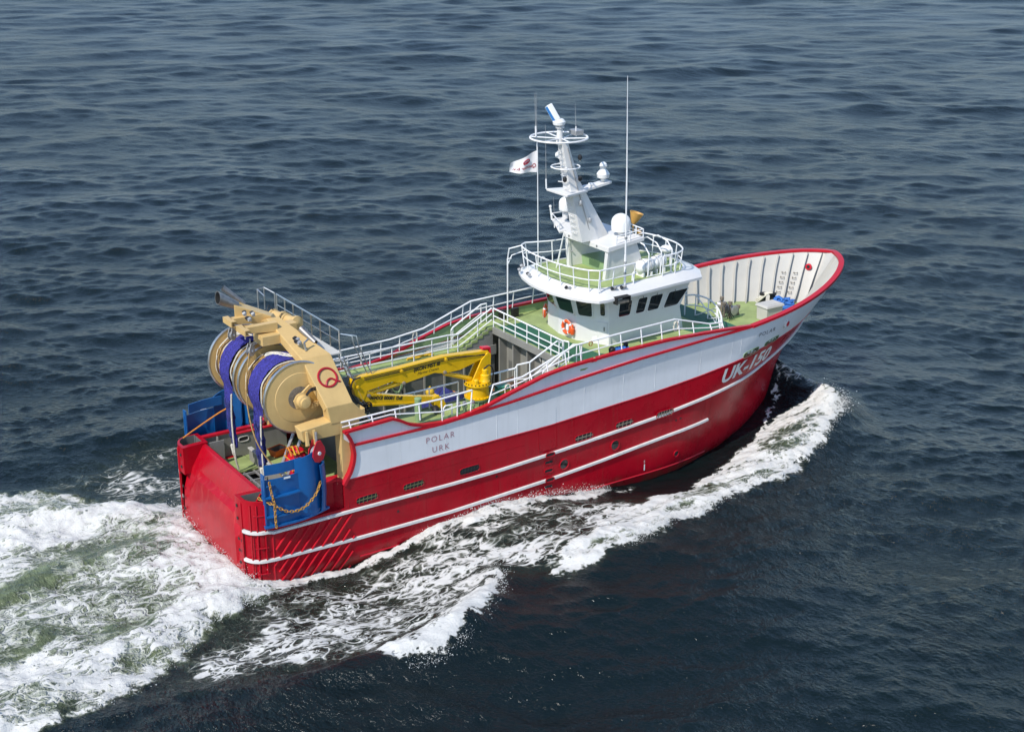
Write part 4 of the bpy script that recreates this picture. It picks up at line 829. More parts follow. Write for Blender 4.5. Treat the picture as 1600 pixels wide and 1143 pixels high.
# ------------------------------------------------------------------ trawl doors: curved blue steel otter boards
def trawl_door(y, sd, label):
    o = empty('trawl_door', (2.0, y, 2.45), label, 'trawl door', 'blue trawl doors stowed on the quarters'); o['kind'] = 'thing'
    def plate(z0, z1, x0, x1, out, curve, th, name, nx=16):
        front = []; back = []
        for z in np.linspace(z0, z1, 4):
            r1 = []; r2 = []
            for f in np.linspace(0, 1, nx):
                x = x0+(x1-x0)*f; bow = curve*math.sin(f*math.pi)*.6+curve*f*.8
                yy = y-sd*bow*-1+sd*out; lean = (z-2.5)*.03*sd
                r1.append((x, yy-lean, z+.06*f)); r2.append((x, yy-lean-sd*th, z+.06*f))
            front.append(r1); back.append(r2)
        m = MB().grid(front).grid(back)
        m.grid([front[0], back[0]]); m.grid([front[-1], back[-1]]); m.grid([[r[0] for r in front], [r[0] for r in back]]); m.grid([[r[-1] for r in front], [r[-1] for r in back]])
        return m.build(name, BLUE, o, angle=40)
    # main plates side by side, upper slot plate, keel shoe
    plate(2.62, 4.72, .42, 2.05, .02, .20, .05, 'lower_panel')
    plate(4.86, 5.32, .62, 2.35, -.10, .16, .05, 'upper_panel')
    m = MB(); F = []; Bk = []
    for z in np.linspace(2.62, 5.35, 5):
        r1 = []; r2 = []
        for f in np.linspace(0, 1, 12):
            x = 1.95+1.35*f; yy = y+sd*(.26*math.sin(f*math.pi*.9)-.30*f*f+.12); r1.append((x, yy-(z-2.5)*.03*sd, z+.14*f+(.25*f if z > 5 else 0))); r2.append((x, yy-(z-2.5)*.03*sd-sd*.05, z+.14*f+(.25*f if z > 5 else 0)))
        F.append(r1); Bk.append(r2)
    m.grid(F).grid(Bk).grid([F[0], Bk[0]]).grid([F[-1], Bk[-1]]).grid([[r[0] for r in F], [r[0] for r in Bk]]).grid([[r[-1] for r in F], [r[-1] for r in Bk]])
    m.build('after_panel', BLUE, o, angle=40)
    m = MB(); F = []; Bk = []
    for z in np.linspace(2.75, 4.95, 4):
        r1 = []; r2 = []
        for f in np.linspace(0, 1, 8):
            x = 3.02+.48*f; yy = y+sd*(.20-.55*f*f+.1); q = .12*math.sin((z-2.75)/2.2*math.pi); r1.append((x+q*.5, yy, z)); r2.append((x+q*.5, yy-sd*.05, z))
        F.append(r1); Bk.append(r2)
    m.grid(F).grid(Bk).grid([F[0], Bk[0]]).grid([F[-1], Bk[-1]]).grid([[r[-1] for r in F], [r[-1] for r in Bk]]).grid([[r[0] for r in F], [r[0] for r in Bk]])
    m.build('leading_slat', BLUE, o, angle=40)
    for z in (3.05, 3.95): MB().sweep([(x, y+sd*(.10+.20*math.sin((x-.45)/1.7*2.2)), z+.04*(x-.4)) for x in np.linspace(.48, 2.0, 8)], [(.12, -.03), (.12, .03), (-.10, .03), (-.10, -.03)]).build('stiffening_rib', BLUE, o)
    MB().sweep([(x, y+sd*(.05+.22*math.sin((x-.4)/3.0*math.pi)-.14*(x/3.4)**3), 2.56+.035*x) for x in np.linspace(.38, 3.5, 14)], [(.14, -.05), (.14, .05), (-.12, .05), (-.12, -.05)]).build('keel_shoe', BLUE, o, bevel=.01)
    for x in (.47, 3.28): MB().box(x-.03, x+.03, y-sd*.2, y+sd*.12, 2.7, 5.0).build('edge_bar', BLUE, o, smooth=False)
    MB().box(.55, .9, y+sd*.12, y+sd*.18, 4.45, 4.52).build('pad_eye', BLUE, o, bevel=.01)
    MB().box(1.35, 1.65, y+sd*.20, y+sd*.215, 4.68, 4.76).build('name_plate', PLAST, o, smooth=False)
    return o
trawl_door(-4.42, -1, 'curved blue steel trawl door with orange chain on the near starboard quarter')
trawl_door(4.55, 1, 'blue steel trawl door standing on the far port quarter')
# chains: each link built
def chain(path, label, link=.18, r=.023, mt=CHAIN, parent=None, origin=None):
    P = smooth_path(path, 14); L = [0]
    for a, b in zip(P[:-1], P[1:]): L.append(L[-1]+np.linalg.norm(b-a))
    tot = L[-1]; k = int(tot/(link*.72)); m = MB()
    def at(s):
        i = min(max(np.searchsorted(L, s)-1, 0), len(P)-2); f = (s-L[i])/(L[i+1]-L[i]+1e-9); return P[i]*(1-f)+P[i+1]*f
    for i in range(k):
        s = (i+.5)*tot/k; c = at(s); d = at(min(tot, s+.02))-at(max(0, s-.02)); d /= np.linalg.norm(d)
        u = np.cross(d, (0.3, .2, 1)); u /= np.linalg.norm(u); w = np.cross(d, u); e = u if i % 2 else w
        loopp = [c+d*link*.5*math.cos(t)+e*link*.30*math.sin(t) for t in np.linspace(0, 2*math.pi, 9)[:-1]]
        m.tube(loopp, r, 4, closed=True)
    return m
cyo = -4.72
c1 = chain([(.62, cyo, 4.75), (.68, cyo, 4.3), (.75, cyo-.05, 3.85), (.78, cyo-.05, 3.7)], '').build('chain', CHAIN, None, origin=(.7, cyo, 3.0)); c1['kind'] = 'thing'
del c1['kind']
tag(c1, 'orange chain hanging from the top corner of the near blue trawl door', 'chain', 'chains on the near trawl door')
c2 = chain([(.78, cyo-.05, 3.62), (1.4, cyo-.14, 3.22), (2.1, cyo-.1, 3.2), (2.7, cyo-.08, 3.65), (3.05, cyo+.05, 4.15)], '').build('chain', CHAIN, None, origin=(1.8, cyo, 3.2)); tag(c2, 'orange chain sagging in a curve across the near blue trawl door', 'chain', 'chains on the near trawl door')
c3 = chain([(.78, cyo-.05, 3.6), (.8, cyo-.02, 3.1), (.82, cyo, 2.55)], '').build('chain', CHAIN, None, origin=(.8, cyo, 2.5)); tag(c3, 'orange chain dropping straight to the ledge under the near trawl door', 'chain', 'chains on the near trawl door')
c4 = chain([(.35, -4.05, 3.82), (.5, -4.4, 3.75), (.78, cyo-.05, 3.65)], '').build('chain', CHAIN, None, origin=(.5, -4.4, 3.7)); tag(c4, 'short orange chain from the starboard stern tower to the near trawl door', 'chain', 'chains on the near trawl door')
rp = MB().tube(smooth_path([(.1, 4.0, 3.85), (.9, 4.15, 4.15), (1.9, 4.15, 4.6), (2.5, 4.0, 4.9)], 8), .035, 5).build('rope', ROPEO, None, origin=(1, 4, 3.9)); tag(rp, 'orange rope from the port stern tower up to the far trawl door', 'rope')

# ------------------------------------------------------------------ yellow deck crane (fixed to the starboard walkway)
CX, CY = 12.05, -3.3
ped = MB().lathe([(.52, 0), (.52, .30), (.62, .30), (.62, .36)], (CX, CY, MD), n=24).build('crane', SGRN, SHIP, angle=40); CR = ped
for k in range(5):
    a = -2.6+k*.55; MB().tube([(CX+.56*math.cos(a), CY+.56*math.sin(a), MD), (CX+.56*math.cos(a), CY+.56*math.sin(a), MD+.3)], .03, 5).build('pipe', SGRN, CR)
MB().lathe([(.64, 0), (.64, .06), (.54, .08), (.52, .62), (.66, .64), (.66, .72), (.60, .73), (.60, .78)], (CX, CY, MD+.37), n=28).build('slew_base', YEL, CR, angle=30)
for k in range(22):
    a = 2*math.pi*k/22
    for z, r in ((MD+.44, .60), (MD+1.10, .63)): MB().lathe([(.03, 0), (.03, .04)], (CX+r*math.cos(a), CY+r*math.sin(a), z), n=6).build('bolt', LETK if z > 6 else YEL, CR)
def plate(poly, y0, y1, name, mt=YEL, parent=None, bevel=.012): return MB().prism([(x, y0, z) for x, z in poly], (0, y1-y0, 0)).build(name, mt, parent or CR, bevel=bevel, smooth=False)
# column: two cheek plates
for y0, y1 in ((CY-.02, CY+.06), (CY+.42, CY+.50)): plate([(11.74, 6.55), (12.78, 6.4), (12.80, 7.78), (12.62, 7.86), (12.28, 7.55)], y0, y1, 'column_cheek')
plate([(12.55, 6.55), (12.76, 6.5), (12.76, 7.7), (12.6, 7.7)], CY+.06, CY+.42, 'column_web')
MB().lathe([(.24, 0), (.26, .05), (.22, .12), (.22, .34), (.15, .4), (.15, .6), (.08, .66)], (12.3, CY-.26, 6.55), n=16).build('slew_motor', YEL, CR)
MB().lathe([(.13, 0), (.13, .2), (.08, .25)], (11.75, CY-.36, 6.56), n=10).build('slew_motor', YEL, CR)
boom = [(5.92, 7.98), (7.78, 8.0), (10.33, 8.10), (12.70, 7.92), (12.78, 7.80), (12.72, 7.66), (12.23, 7.52), (11.18, 7.26), (10.31, 7.25), (9.76, 7.39), (8.14, 7.19), (7.54, 7.42), (6.26, 7.23), (6.06, 6.82), (5.67, 7.11), (5.47, 7.70), (5.56, 7.92)]
B0, B1 = CY+.07, CY+.41
bm_ = plate(boom, B0, B1, 'boom', bevel=.02)
for x, z in ((8.0, 7.86), (8.12, 7.24), (10.35, 7.95), (10.3, 7.32), (12.62, 7.72), (5.75, 7.55), (6.3, 7.02)):
    MB().lathe([(.085, 0), (.085, .07), (.05, .08), (.05, .10)], (x, B0, z), (0, -1, 0), 12).build('pivot_pin', YEL if z > 7.5 else RUST, bm_)
for a, b in (((10.35, 7.95), (10.9, 7.5)), ((8.0, 7.86), (8.25, 7.6)), ((11.2, 8.0), (11.45, 7.75))):
    MB().beam((a[0], B0-.01, a[1]), (b[0], B0-.01, b[1]), .04, .03, up=(0, 1, 0)).build('stiffener', YEL, bm_, smooth=False)
MB().tube([(10.35, CY+.24, 7.2), (11.1, CY+.24, 6.93), (11.84, CY+.24, 6.62)], [.10, .12, .12], 10).build('lift_ram', YEL, CR)
MB().tube([(6.3, CY+.24, 7.05), (7.0, CY+.24, 7.12), (8.0, CY+.24, 7.22)], [.08, .12, .12], 10).build('fold_ram', YEL, CR)
jib = [(6.10, 7.05), (6.30, 7.22), (6.63, 7.03), (8.05, 6.62), (9.85, 6.2), (9.82, 6.06), (8.72, 6.13), (6.27, 6.55), (6.0, 6.72)]
jb = plate(jib, B0+.02, B1-.02, 'jib', bevel=.015)
plate([(6.2, 6.62), (9.7, 6.02), (9.7, 5.95), (6.2, 6.5)], B0-.02, B1+.02, 'jib_slide', bevel=.01)
# tip: sheave head and winch hook at the end of the jib, hose bundle at the knuckle
plate([(9.6, 6.2), (9.95, 6.25), (10.25, 5.95), (10.1, 5.62), (9.75, 5.7)], B0-.02, B1+.02, 'jib_head', bevel=.03)
MB().lathe([(.16, -.2), (.20, -.15), (.20, .15), (.16, .2)], (10.15, CY+.24, 5.72), (0, 1, 0), 14).build('winch', YEL, CR)
MB().lathe([(.12, -.2), (.17, -.1), (.17, .12), (.10, .2)], (9.7, CY-.05, 5.64), (0.3, 1, .3), 10).build('hook_block', BLACK, CR)
for k in range(14):
    rs = np.random.RandomState(k); c = V(5.95+.28*rs.randn()*.5, B0-.12-.1*rs.rand(), 6.55+.12*rs.randn())
    MB().tube([c+.17*V(math.cos(a), .25*math.sin(a+k), math.sin(a)) for a in np.linspace(0, 2*math.pi*.8, 10)], .022, 5).build('hose', BLACK, CR)
MB().tube(smooth_path([(5.9, B0-.05, 8.0), (5.5, B0-.08, 7.9), (5.4, B0-.08, 7.4), (5.65, B0-.1, 6.9), (6.0, B0-.12, 6.6)], 6), .035, 6).build('hose', BLACK, CR)
MB().tube(smooth_path([(12.2, CY-.3, 7.2), (12.5, CY-.34, 7.35), (12.8, CY-.2, 7.0), (12.85, CY-.1, 6.3), (13.1, CY-.1, 6.0)], 6), .035, 6).build('hose', BLACK, CR)
plate([(12.42, 8.1), (12.86, 8.06), (12.90, 7.5), (12.80, 7.5), (12.78, 7.95), (12.42, 8.0)], CY+.1, CY+.4, 'end_bracket', REDB)
# lettering on boom and jib
def letter_on(body, size, fn, name, mt, parent, **kw):
    vs, fs = text_mesh(body, size, **kw); MB().add([fn(x, y) for x, y, z in vs], fs).build(name, mt, parent, smooth=False, recalc=False)
def boomfn(cx, cz, rot, off=.006):
    c, s = math.cos(rot), math.sin(rot)
    return lambda x, y: (cx+x*c-y*s, B0-off, cz+x*s+y*c)
letter_on('(IRON FIST III', .24, boomfn(9.35, 7.78, .045), 'lettering', LETK, bm_, bold=.012, shear=.15)
letter_on('Marine Cranes', .19, boomfn(9.4, 7.56, .045), 'lettering', LETK, bm_, shear=.45)
letter_on('IFG 18000 EXM90', .23, boomfn(7.2, 6.72, math.pi-.22, -.012), 'lettering', LETK, jb, bold=.012)
# post, pump station and small fittings on the starboard walkway
MB().tube([(8.55, -3.75, MD), (8.55, -3.75, 6.5)], .16, 14).build('vent_post', SGRN, SHIP)
MB().lathe([(.17, 0), (.17, .08), (.05, .12)], (8.55, -3.75, 6.5), n=14).build('vent_cap', SGRN, SHIP)
for x, y in ((10.9, -4.0), (11.3, -4.05), (10.6, -3.9)):
    v = MB().lathe([(.09, 0), (.09, .25), (.13, .27), (.13, .38), (.05, .42)], (x, y, MD), n=10).build('air_pipe', SGRN, SHIP)
    MB().lathe([(.11, 0), (.11, .1), (.06, .14)], (x, y, MD+.43), n=10).build('air_pipe_head', GALV, v)
g = MB().tube([(9.75, -4.0, MD), (9.75, -4.0, 5.9), (9.85, -4.0, 6.0), (10.2, -4.0, 6.0), (10.2, -4.0, MD)], .035, 6).build('hose_bow', PIPEW, SHIP)

# ------------------------------------------------------------------ loose things on the vessel
def heap(name, c, rx, ry, rz, mt, label, cat, seed, group=None, rope=None, nr=14):
    rs = np.random.RandomState(seed); o = empty(name, (c[0], c[1], c[2]), label, cat, group)
    rows = []; N = 30
    ph = rs.rand(6)*6.28
    for i in range(10):
        f = i/9; r = math.cos(f*math.pi/2)**.6; row = []
        for j in range(N):
            a = 2*math.pi*j/N; q = r*(1+.13*math.sin(3*a+ph[0])+.09*math.sin(5*a+ph[1]+f*3)+.06*math.sin(9*a+ph[2])+.05*rs.randn())
            row.append((c[0]+rx*q*math.cos(a), c[1]+ry*q*math.sin(a), c[2]+rz*(f**.8)*(1+.12*math.sin(2*a+ph[3]))+.02*rs.randn()))
        rows.append(row)
    m = MB().grid(rows, wrap=True); m.add(rows[-1], [tuple(range(N))]); m.build('netting', mt, o, angle=180)
    for k in range(nr):
        mt2 = rope[k % len(rope)]; a0 = rs.rand()*6.28; fr = .35+.6*rs.rand(); zz = .25+.75*(1-fr)
        pts = [(c[0]+rx*fr*math.cos(a0+t)*(1+.1*math.sin(3*t+k)), c[1]+ry*fr*math.sin(a0+t), c[2]+rz*(zz+.1*math.sin(2*t+k))+.06) for t in np.linspace(0, 1.5+3*rs.rand(), 14)]
        MB().tube(pts, .03, 5).build('rope_turn', mt2, o)
    return o
heap('net_pile', (11.3, -1.35, 4.3), 1.5, .9, 1.35, NETD, 'dark blue net pile with white ropes and orange floats under the crane boom', 'net', 4, rope=[ROPEW, ROPEW, ROPEO], nr=18)
MB().box(9.4, 13.2, -2.5, -.4, 4.15, 4.3).build('well_shelf', DGREY, SHIP, smooth=False)
for k, (x, y, z) in enumerate(((10.35, -1.75, 5.85), (10.7, -1.9, 5.4))):
    f = MB().ball((x, y, z), .22, 14, 9).lathe([(.05, 0), (.05, .08)], (x, y, z+.2), n=8).build('net_float', ROPEY, None, origin=(x, y, z-.2)); tag(f, ('yellow ball float on top of the blue net pile', 'yellow ball float lower on the front of the blue net pile')[k], 'float', 'floats on the net pile')
heap('net_pile', (15.1, -1.6, 4.5), 1.0, .75, 1.0, NETBR, 'brown net bundle beside the starboard stair rail', 'net', 9, rope=[NETBR, ROPEO, NETT, BLACK], nr=12)
MB().box(13.7, 16.6, -2.5, -.6, 4.35, 4.5).build('well_shelf', DGREY, SHIP, smooth=False)
TEAL = mat('crate_teal', (0.05, 0.26, 0.16), .5)
cr = MB().box(13.35, 14.05, -3.15, -2.75, MD, MD+.45).build('crate', TEAL, None, bevel=.03, origin=(13.7, -2.95, MD)); tag(cr, 'green crate with yellow stripe on the starboard walkway', 'crate')
MB().box(13.34, 14.06, -3.158, -3.150, MD+.18, MD+.26).build('crate_stripe', ROPEY, cr, smooth=False)
# white coil on starboard rail, coil on the fore rail, coil ropes on the well side
def coil(c, r, n, axis, mt, label, rr=.02, seed=1, long=1.0, origin=None):
    rs = np.random.RandomState(seed); a = V(*axis); a /= np.linalg.norm(a); u = np.cross(a, (0, 0, 1)); u = u/np.linalg.norm(u) if np.linalg.norm(u) > .1 else V(1, 0, 0); w = np.cross(u, a)
    if w[2] < 0: w = -w
    pts = []
    for k in range(n*14):
        t = 2*math.pi*k/14; q = r*(1+.10*rs.randn()*.6); pts.append(V(*c)+q*(math.cos(t)*u+long*math.sin(t)*w)+a*(.05*rs.randn()*.6))
    o = MB().tube(pts, rr, 5).build('rope_coil', mt, None, origin=origin or (c[0], c[1], c[2]-r*long)); tag(o, label, 'rope'); return o
coil((13.1, -4.3, 6.2), .17, 3, (0, 1, 0), ROPEW, 'white rope coil hanging on the starboard rail forward of the crane', long=1.6)
coil((17.95, -4.26, 7.55), .10, 3, (0, 1, 0), NETT, 'tan rope knot tied on the starboard rail beside the lifebuoy', long=1.2)
coil((23.3, -4.24, 7.45), .13, 3, (0, 1, 0), ROPEW, 'white rope loop at the knee of the starboard rail beside the wheelhouse', long=1.9)
coil((13.0, 4.28, 6.35), .14, 3, (0, 1, 0), ROPEW, 'white rope hank hanging on the far port rail', long=2.2)
for k, x in enumerate((10.4, 11.2)): coil((x, 3.05, 4.6), .28, 4, (0, 1, 0), (ROPEW, SGRN)[k], ('white rope hank hanging on the well side above the net pile', 'green hose coil hanging on the well side above the net pile')[k], rr=.03, seed=k+3, long=1.7)
# yellow rope flaked on port walkway
yo = MB()
for k in range(5): yo.tube(smooth_path([(12.2+.1*k, 3.75+.06*math.sin(k*2+t)+.05*k, MD+.05+.05*(k % 3)) if t == 0 else (12.2+.22*t, 3.75+.07*math.sin(k*2.1+t*1.7)+.03*k, MD+.05+.05*(k % 3)) for t in range(8)], 4), .045, 6)
yo = yo.build('rope_bundle', ROPEY, None, origin=(13, 3.8, MD)); tag(yo, 'yellow rope bundle lying on the port walkway', 'rope'); yo['kind'] = 'stuff'
del yo['kind']
# lifebuoys on the after wall of the wheelhouse
def lifebuoy(c, nrm, label):
    n_ = V(*nrm); n_ /= np.linalg.norm(n_); u = np.cross(n_, (0, 0, 1)); u /= np.linalg.norm(u); w = np.cross(u, n_)
    R, r = .31, .085; c = V(*c); o = empty('lifebuoy', tuple(c-V(0, 0, .4)), label, 'lifebuoy', 'lifebuoys on the wheelhouse')
    MB().tube([c+R*(math.cos(t)*u+math.sin(t)*w) for t in np.linspace(0, 2*math.pi, 33)[:-1]], r, 10, closed=True).build('ring', ORNG, o)
    for k in range(4):
        t0 = math.pi/4+k*math.pi/2+.2; MB().tube([c+R*(math.cos(t)*u+math.sin(t)*w) for t in np.linspace(t0-.12, t0+.12, 4)], r*1.05, 10).build('reflective_band', PLAST, o)
    MB().tube([c+n_*.03+(R+.10+.015*math.cos(8*t))*(math.cos(t)*u+math.sin(t)*w) for t in np.linspace(0, 2*math.pi, 33)[:-1]], .012, 5, closed=True).build('grab_line', ROPEW, o)
    MB().obox(c-n_*.03, u*.10, w*.16, n_*.02).build('bracket', PLAST, o, bevel=.01)
    return o
lifebuoy((19.36, -.32, 7.05), (-1, -.08, .05), 'orange lifebuoy with light float beside the wheelhouse door')
lifebuoy((19.85, 2.35, 7.12), (-.8, .75, .05), 'orange lifebuoy far round the port side of the wheelhouse wall')
f = MB().lathe([(.09, 0), (.11, .05), (.11, .3), (.06, .34), (.06, .5), (.02, .52)], (19.42, -.72, 6.75), n=12).build('buoy_light', ORNG, None, origin=(19.42, -.72, 6.75)); tag(f, 'orange lifebuoy light clipped to the right of the nearer lifebuoy', 'light')
# life rafts in white canisters on the roof
for k, (x, y) in enumerate(((23.0, -1.95), (24.0, -1.75))):
    o = empty('life_raft', (x, y, RZ), ('white life raft canister nearer the arch on the wheelhouse roof', 'white life raft canister nearer the bow on the wheelhouse roof')[k], 'life raft', 'life raft canisters on the roof')
    MB().lathe([(.05, -.52), (.22, -.48), (.31, -.38), (.33, -.30), (.33, -.04), (.36, -.03), (.36, .03), (.33, .04), (.33, .30), (.31, .38), (.22, .48), (.05, .52)], (x, y, RZ+.5), (1, .15, 0), 22).build('canister', PLAST, o, angle=40)
    for d in (-.2, .2): MB().tube([(x+d, y+.355*math.cos(t), RZ+.5+.355*math.sin(t)) for t in np.linspace(0, 2*math.pi, 25)[:-1]], .02, 5, closed=True).build('strap', GALV, o)
    for d in (-.25, .25): MB().box(x+d-.04, x+d+.04, y-.34, y+.34, RZ, RZ+.22).build('cradle', PIPEW, o, smooth=False)
# flag on its staff
st = MB().tube([(19.35, 2.3, RZ), (19.3, 2.35, 16.0)], [.03, .02], 6).build('flag_staff', PIPEW, SHIP)
fl = empty('flag', (19.3, 2.4, 14.6), 'white flag with red lettering flying from the staff beside the mast', 'flag')
def flag_pt(u, v):      # u along the fly (0 hoist .. 1), v up; the fly streams aft and to port
    L, Hh = 1.65, 1.02; s_ = u*L
    return (19.3-s_*.80-.02, 2.36+s_*.25+.13*math.sin(u*8+v*1.3)*u**.5, 14.62+v*1.12*(1-.58*u)+.05*u+.05*math.sin(u*7)*u)
MB().grid([[flag_pt(u, v) for u in np.linspace(0, 1, 26)] for v in np.linspace(0, 1, 12)]).build('cloth', CLOTH, fl, angle=180)
def on_flag(body, size, u0, v0, mirror, mt, **kw):
    vs, fs = text_mesh(body, size, **kw); pts = []
    for x, y, z in vs:
        q = np.array(flag_pt(min(1, max(0, u0+(-x if not mirror else x)/1.55)), v0+y/1.02)); pts.append(q+V(-.006, -.02, 0))
    MB().add(pts, fs).build('flag_lettering', mt, fl, smooth=False, recalc=False)
on_flag('Quotter b.v.', .27, .47, .32, True, QRED, bold=.004)
em = [np.array(flag_pt(.42+.13*math.cos(a), .66+.11*math.sin(a)))+V(-.01, -.025, 0) for a in np.linspace(0, 2*math.pi, 20)[:-1]]
MB().tube(em, .028, 5, closed=True).build('flag_emblem', QRED, fl)
MB().tube([np.array(flag_pt(.30+.06*k, .58+.05*math.sin(k)))+V(-.01, -.025, 0) for k in range(5)], .026, 5).build('flag_emblem', QRED, fl)
# hanging blocks
def block(c, label, mt, s=1.0, name='hanging_block', cat='pulley block', group='blocks hung from the gantry', ax=(.5, -.8, 0)):
    c = V(*c); o = empty(name, tuple(c), label, cat, group); a = V(*ax); a /= np.linalg.norm(a); d = np.cross(a, (0, 0, 1)); d /= np.linalg.norm(d)
    for k in (-1, 1):
        poly = [c+a*.07*s*k+d*x*s+V(0, 0, z*s) for x, z in ((-.07, .28), (.07, .28), (.20, .05), (.22, -.10), (.14, -.26), (0, -.32), (-.14, -.26), (-.22, -.10), (-.20, .05))]
        MB().prism(poly, a*.025*s*k).build('cheek', mt, o, bevel=.01, smooth=False)
    MB().lathe([(.16*s, -.05*s), (.19*s, -.045*s), (.15*s, 0), (.19*s, .045*s), (.16*s, .05*s)], c-V(0, 0, .06*s), a, 18).build('sheave', GALV, o)
    MB().tube([c+V(0, 0, .2*s), c+V(0, 0, .50*s)], .035*s, 6).build('shackle', GALV, o)
    MB().lathe([(.05*s, -.12*s), (.05*s, .12*s)], c-V(0, 0, .06*s), a, 10).build('pin', PLAST, o)
    return o
block((1.72, 1.0, 9.62), 'galvanised hanging block below the after arm of the gantry, farther to port', GALV)
block((1.95, -.45, 9.25), 'galvanised hanging block with rope over the centre of the drums', GALV)
block((3.05, -4.42, 5.55), 'crimson red towing block hanging under the starboard side arm', REDB, 1.7, 'towing_block', ax=(.3, -1, 0), group=None)
# long rope from the centre block to the deck
rp = MB().tube(smooth_path([(1.85, -.5, 9.1), (1.3, -1.2, 7.4), (1.25, -2.1, 5.6), (1.9, -2.75, 4.2), (2.3, -3.0, 3.6)], 8), .032, 6).build('rope', NETT, None, origin=(2.3, -3, 3)); tag(rp, 'tan rope running from the centre block past the drum to the deck', 'rope')
rp = MB().tube(smooth_path([(2.2, -3.0, 3.9), (2.5, -3.15, 3.55), (2.85, -3.3, 3.25), (3.0, -3.35, 3.0)], 6), .05, 6).build('sling', ROPEBL, None, origin=(2.6, -3.2, 3)); tag(rp, 'violet lifting sling behind the top of the near trawl door', 'sling')
# red lifting frame bundle and baskets on the after deck
lf = empty('lifting_gear', (4.1, .4, LD), 'red bundled gear with orange lashings and grey poles on the after deck', 'gear')
MB().hexa([(3.7, -.35, LD), (4.7, -.35, LD), (4.7, .95, LD), (3.7, .95, LD), (4.0, -.1, 3.75), (4.5, -.1, 3.75), (4.5, .55, 3.75), (4.0, .55, 3.75)]).build('cover', REDB, lf, bevel=.12)
for a, b in (((3.5, .75, LD), (4.5, 1.0, 4.25)), ((3.9, -.8, LD), (4.9, -.5, 4.5)), ((3.6, .1, LD), (4.5, .3, 4.1))): MB().tube([a, b], .09, 8).build('pole', GALV, lf)
for z in (2.85, 3.2, 3.6): MB().tube([(3.65+.2*(z-2.5), -.40+.2*(z-2.5), z), (4.75, -.35+.2*(z-2.5), z+.06), (4.72, .85, z-.04), (3.7+.2*(z-2.5), .95-.2*(z-2.5), z)], .04, 6, closed=True).build('lashing', ROPEO, lf)
for k in range(3): MB().tube(smooth_path([(3.7+.2*k, -.3, 3.6), (3.75+.2*k, .2, 3.85), (3.9+.2*k, .8, 3.1)], 5), .035, 5).build('lashing', (ROPEO, ROPEY, ROPEO)[k], lf)
def basket(c, rot, label, s=1.0):
    o = empty('fish_basket', c, label, 'fish basket', 'orange fish baskets on the after deck'); ca, sa = math.cos(rot), math.sin(rot)
    def P(x, y, z): return (c[0]+(x*ca-y*sa)*s, c[1]+(x*sa+y*ca)*s, c[2]+z*s)
    lo = [P(-.30, -.2, .01), P(.30, -.2, .01), P(.30, .2, .01), P(-.30, .2, .01)]; hi = [P(-.38, -.27, .36), P(.38, -.27, .36), P(.38, .27, .36), P(-.38, .27, .36)]
    li = [P(-.27, -.17, .04), P(.27, -.17, .04), P(.27, .17, .04), P(-.27, .17, .04)]; hi2 = [P(-.35, -.24, .36), P(.35, -.24, .36), P(.35, .24, .36), P(-.35, .24, .36)]
    m = MB().add(lo, [(0, 1, 2, 3)]).grid([lo, hi], wrap=True).grid([hi, hi2], wrap=True).grid([hi2, li], 1, wrap=True).add(li, [(0, 1, 2, 3)], 1); m.build('tub', [BASK, RUST], o, smooth=False)
    MB().tube([P(*q) for q in ((-.40, -.29, .36), (.40, -.29, .36), (.40, .29, .36), (-.40, .29, .36))], .03, 6, closed=True).build('rim', BASK, o)
    return o
basket((4.3, 2.65, LD), .3, 'orange fish basket nearer the stern on the after deck'); basket((4.85, 1.95, LD), .5, 'orange fish basket farther forward under the drums', .95)
coil((3.9, .35, LD+.06), .55, 2, (0, 0, 1), BLACK, 'black hose loop lying on the after deck', rr=.025, seed=8)
# bow deck: box, blue rope, winch
o = empty('deck_box', (32.9, -1.0, FD), 'pale grey deck box with lid on the fore deck', 'box')
MB().hexa([(32.35, -1.35, FD), (33.5, -1.35, FD), (33.5, -.55, FD), (32.35, -.55, FD), (32.32, -1.38, 6.0), (33.53, -1.38, 6.0), (33.53, -.52, 6.0), (32.32, -.52, 6.0)]).build('body', BEIGE, o, bevel=.03, smooth=False)
ld = MB().hexa([(32.25, -1.46, 6.0), (33.6, -1.46, 6.0), (33.6, -.44, 6.0), (32.25, -.44, 6.0), (32.30, -1.40, 6.13), (33.55, -1.40, 6.13), (33.55, -.5, 6.13), (32.30, -.5, 6.13)]).build('lid', BEIGE, o, bevel=.02, smooth=False)
for k in range(3): MB().box(32.5+k*.36, 32.78+k*.36, -1.25, -.65, 6.131, 6.145).build('lid_panel', BEIGE, ld, bevel=.005)
o = empty('mooring_rope', (34.8, .1, FD), 'bright blue mooring rope coiled over bollards near the stem', 'rope')
for k in range(12):
    rs = np.random.RandomState(k+40); MB().tube([(35.0+(.68-.02*k)*math.cos(t)*(1+.08*rs.randn())+.1*rs.randn(), .05+(.60-.02*k)*math.sin(t)*(1+.08*rs.randn()), FD+.07+.035*k+.28*max(0, math.sin(t-1.2+.3*rs.randn()))**2) for t in np.linspace(0, 6.0, 24)], .055, 6).build('turn', ROPEBL, o)
for k in range(3): MB().tube(smooth_path([(34.5, .5, FD+.9), (34.3, .9-.1*k, FD+.8), (34.0, 1.2, FD+.45-.1*k), (34.2, 1.5, FD+.3)], 5), .045, 6).build('turn', ROPEW, o)
for x, y in ((34.75, .75), (34.3, 1.05)):
    b = MB().lathe([(.16, 0), (.16, .65), (.22, .68), (.22, .78), (.05, .8)], (x, y, FD), n=14).build('bollard', BLACK, SHIP)
aw = MB().box(30.6, 31.9, .2, 1.0, FD, FD+.12).build('anchor_winch', SGRN, SHIP, smooth=False)
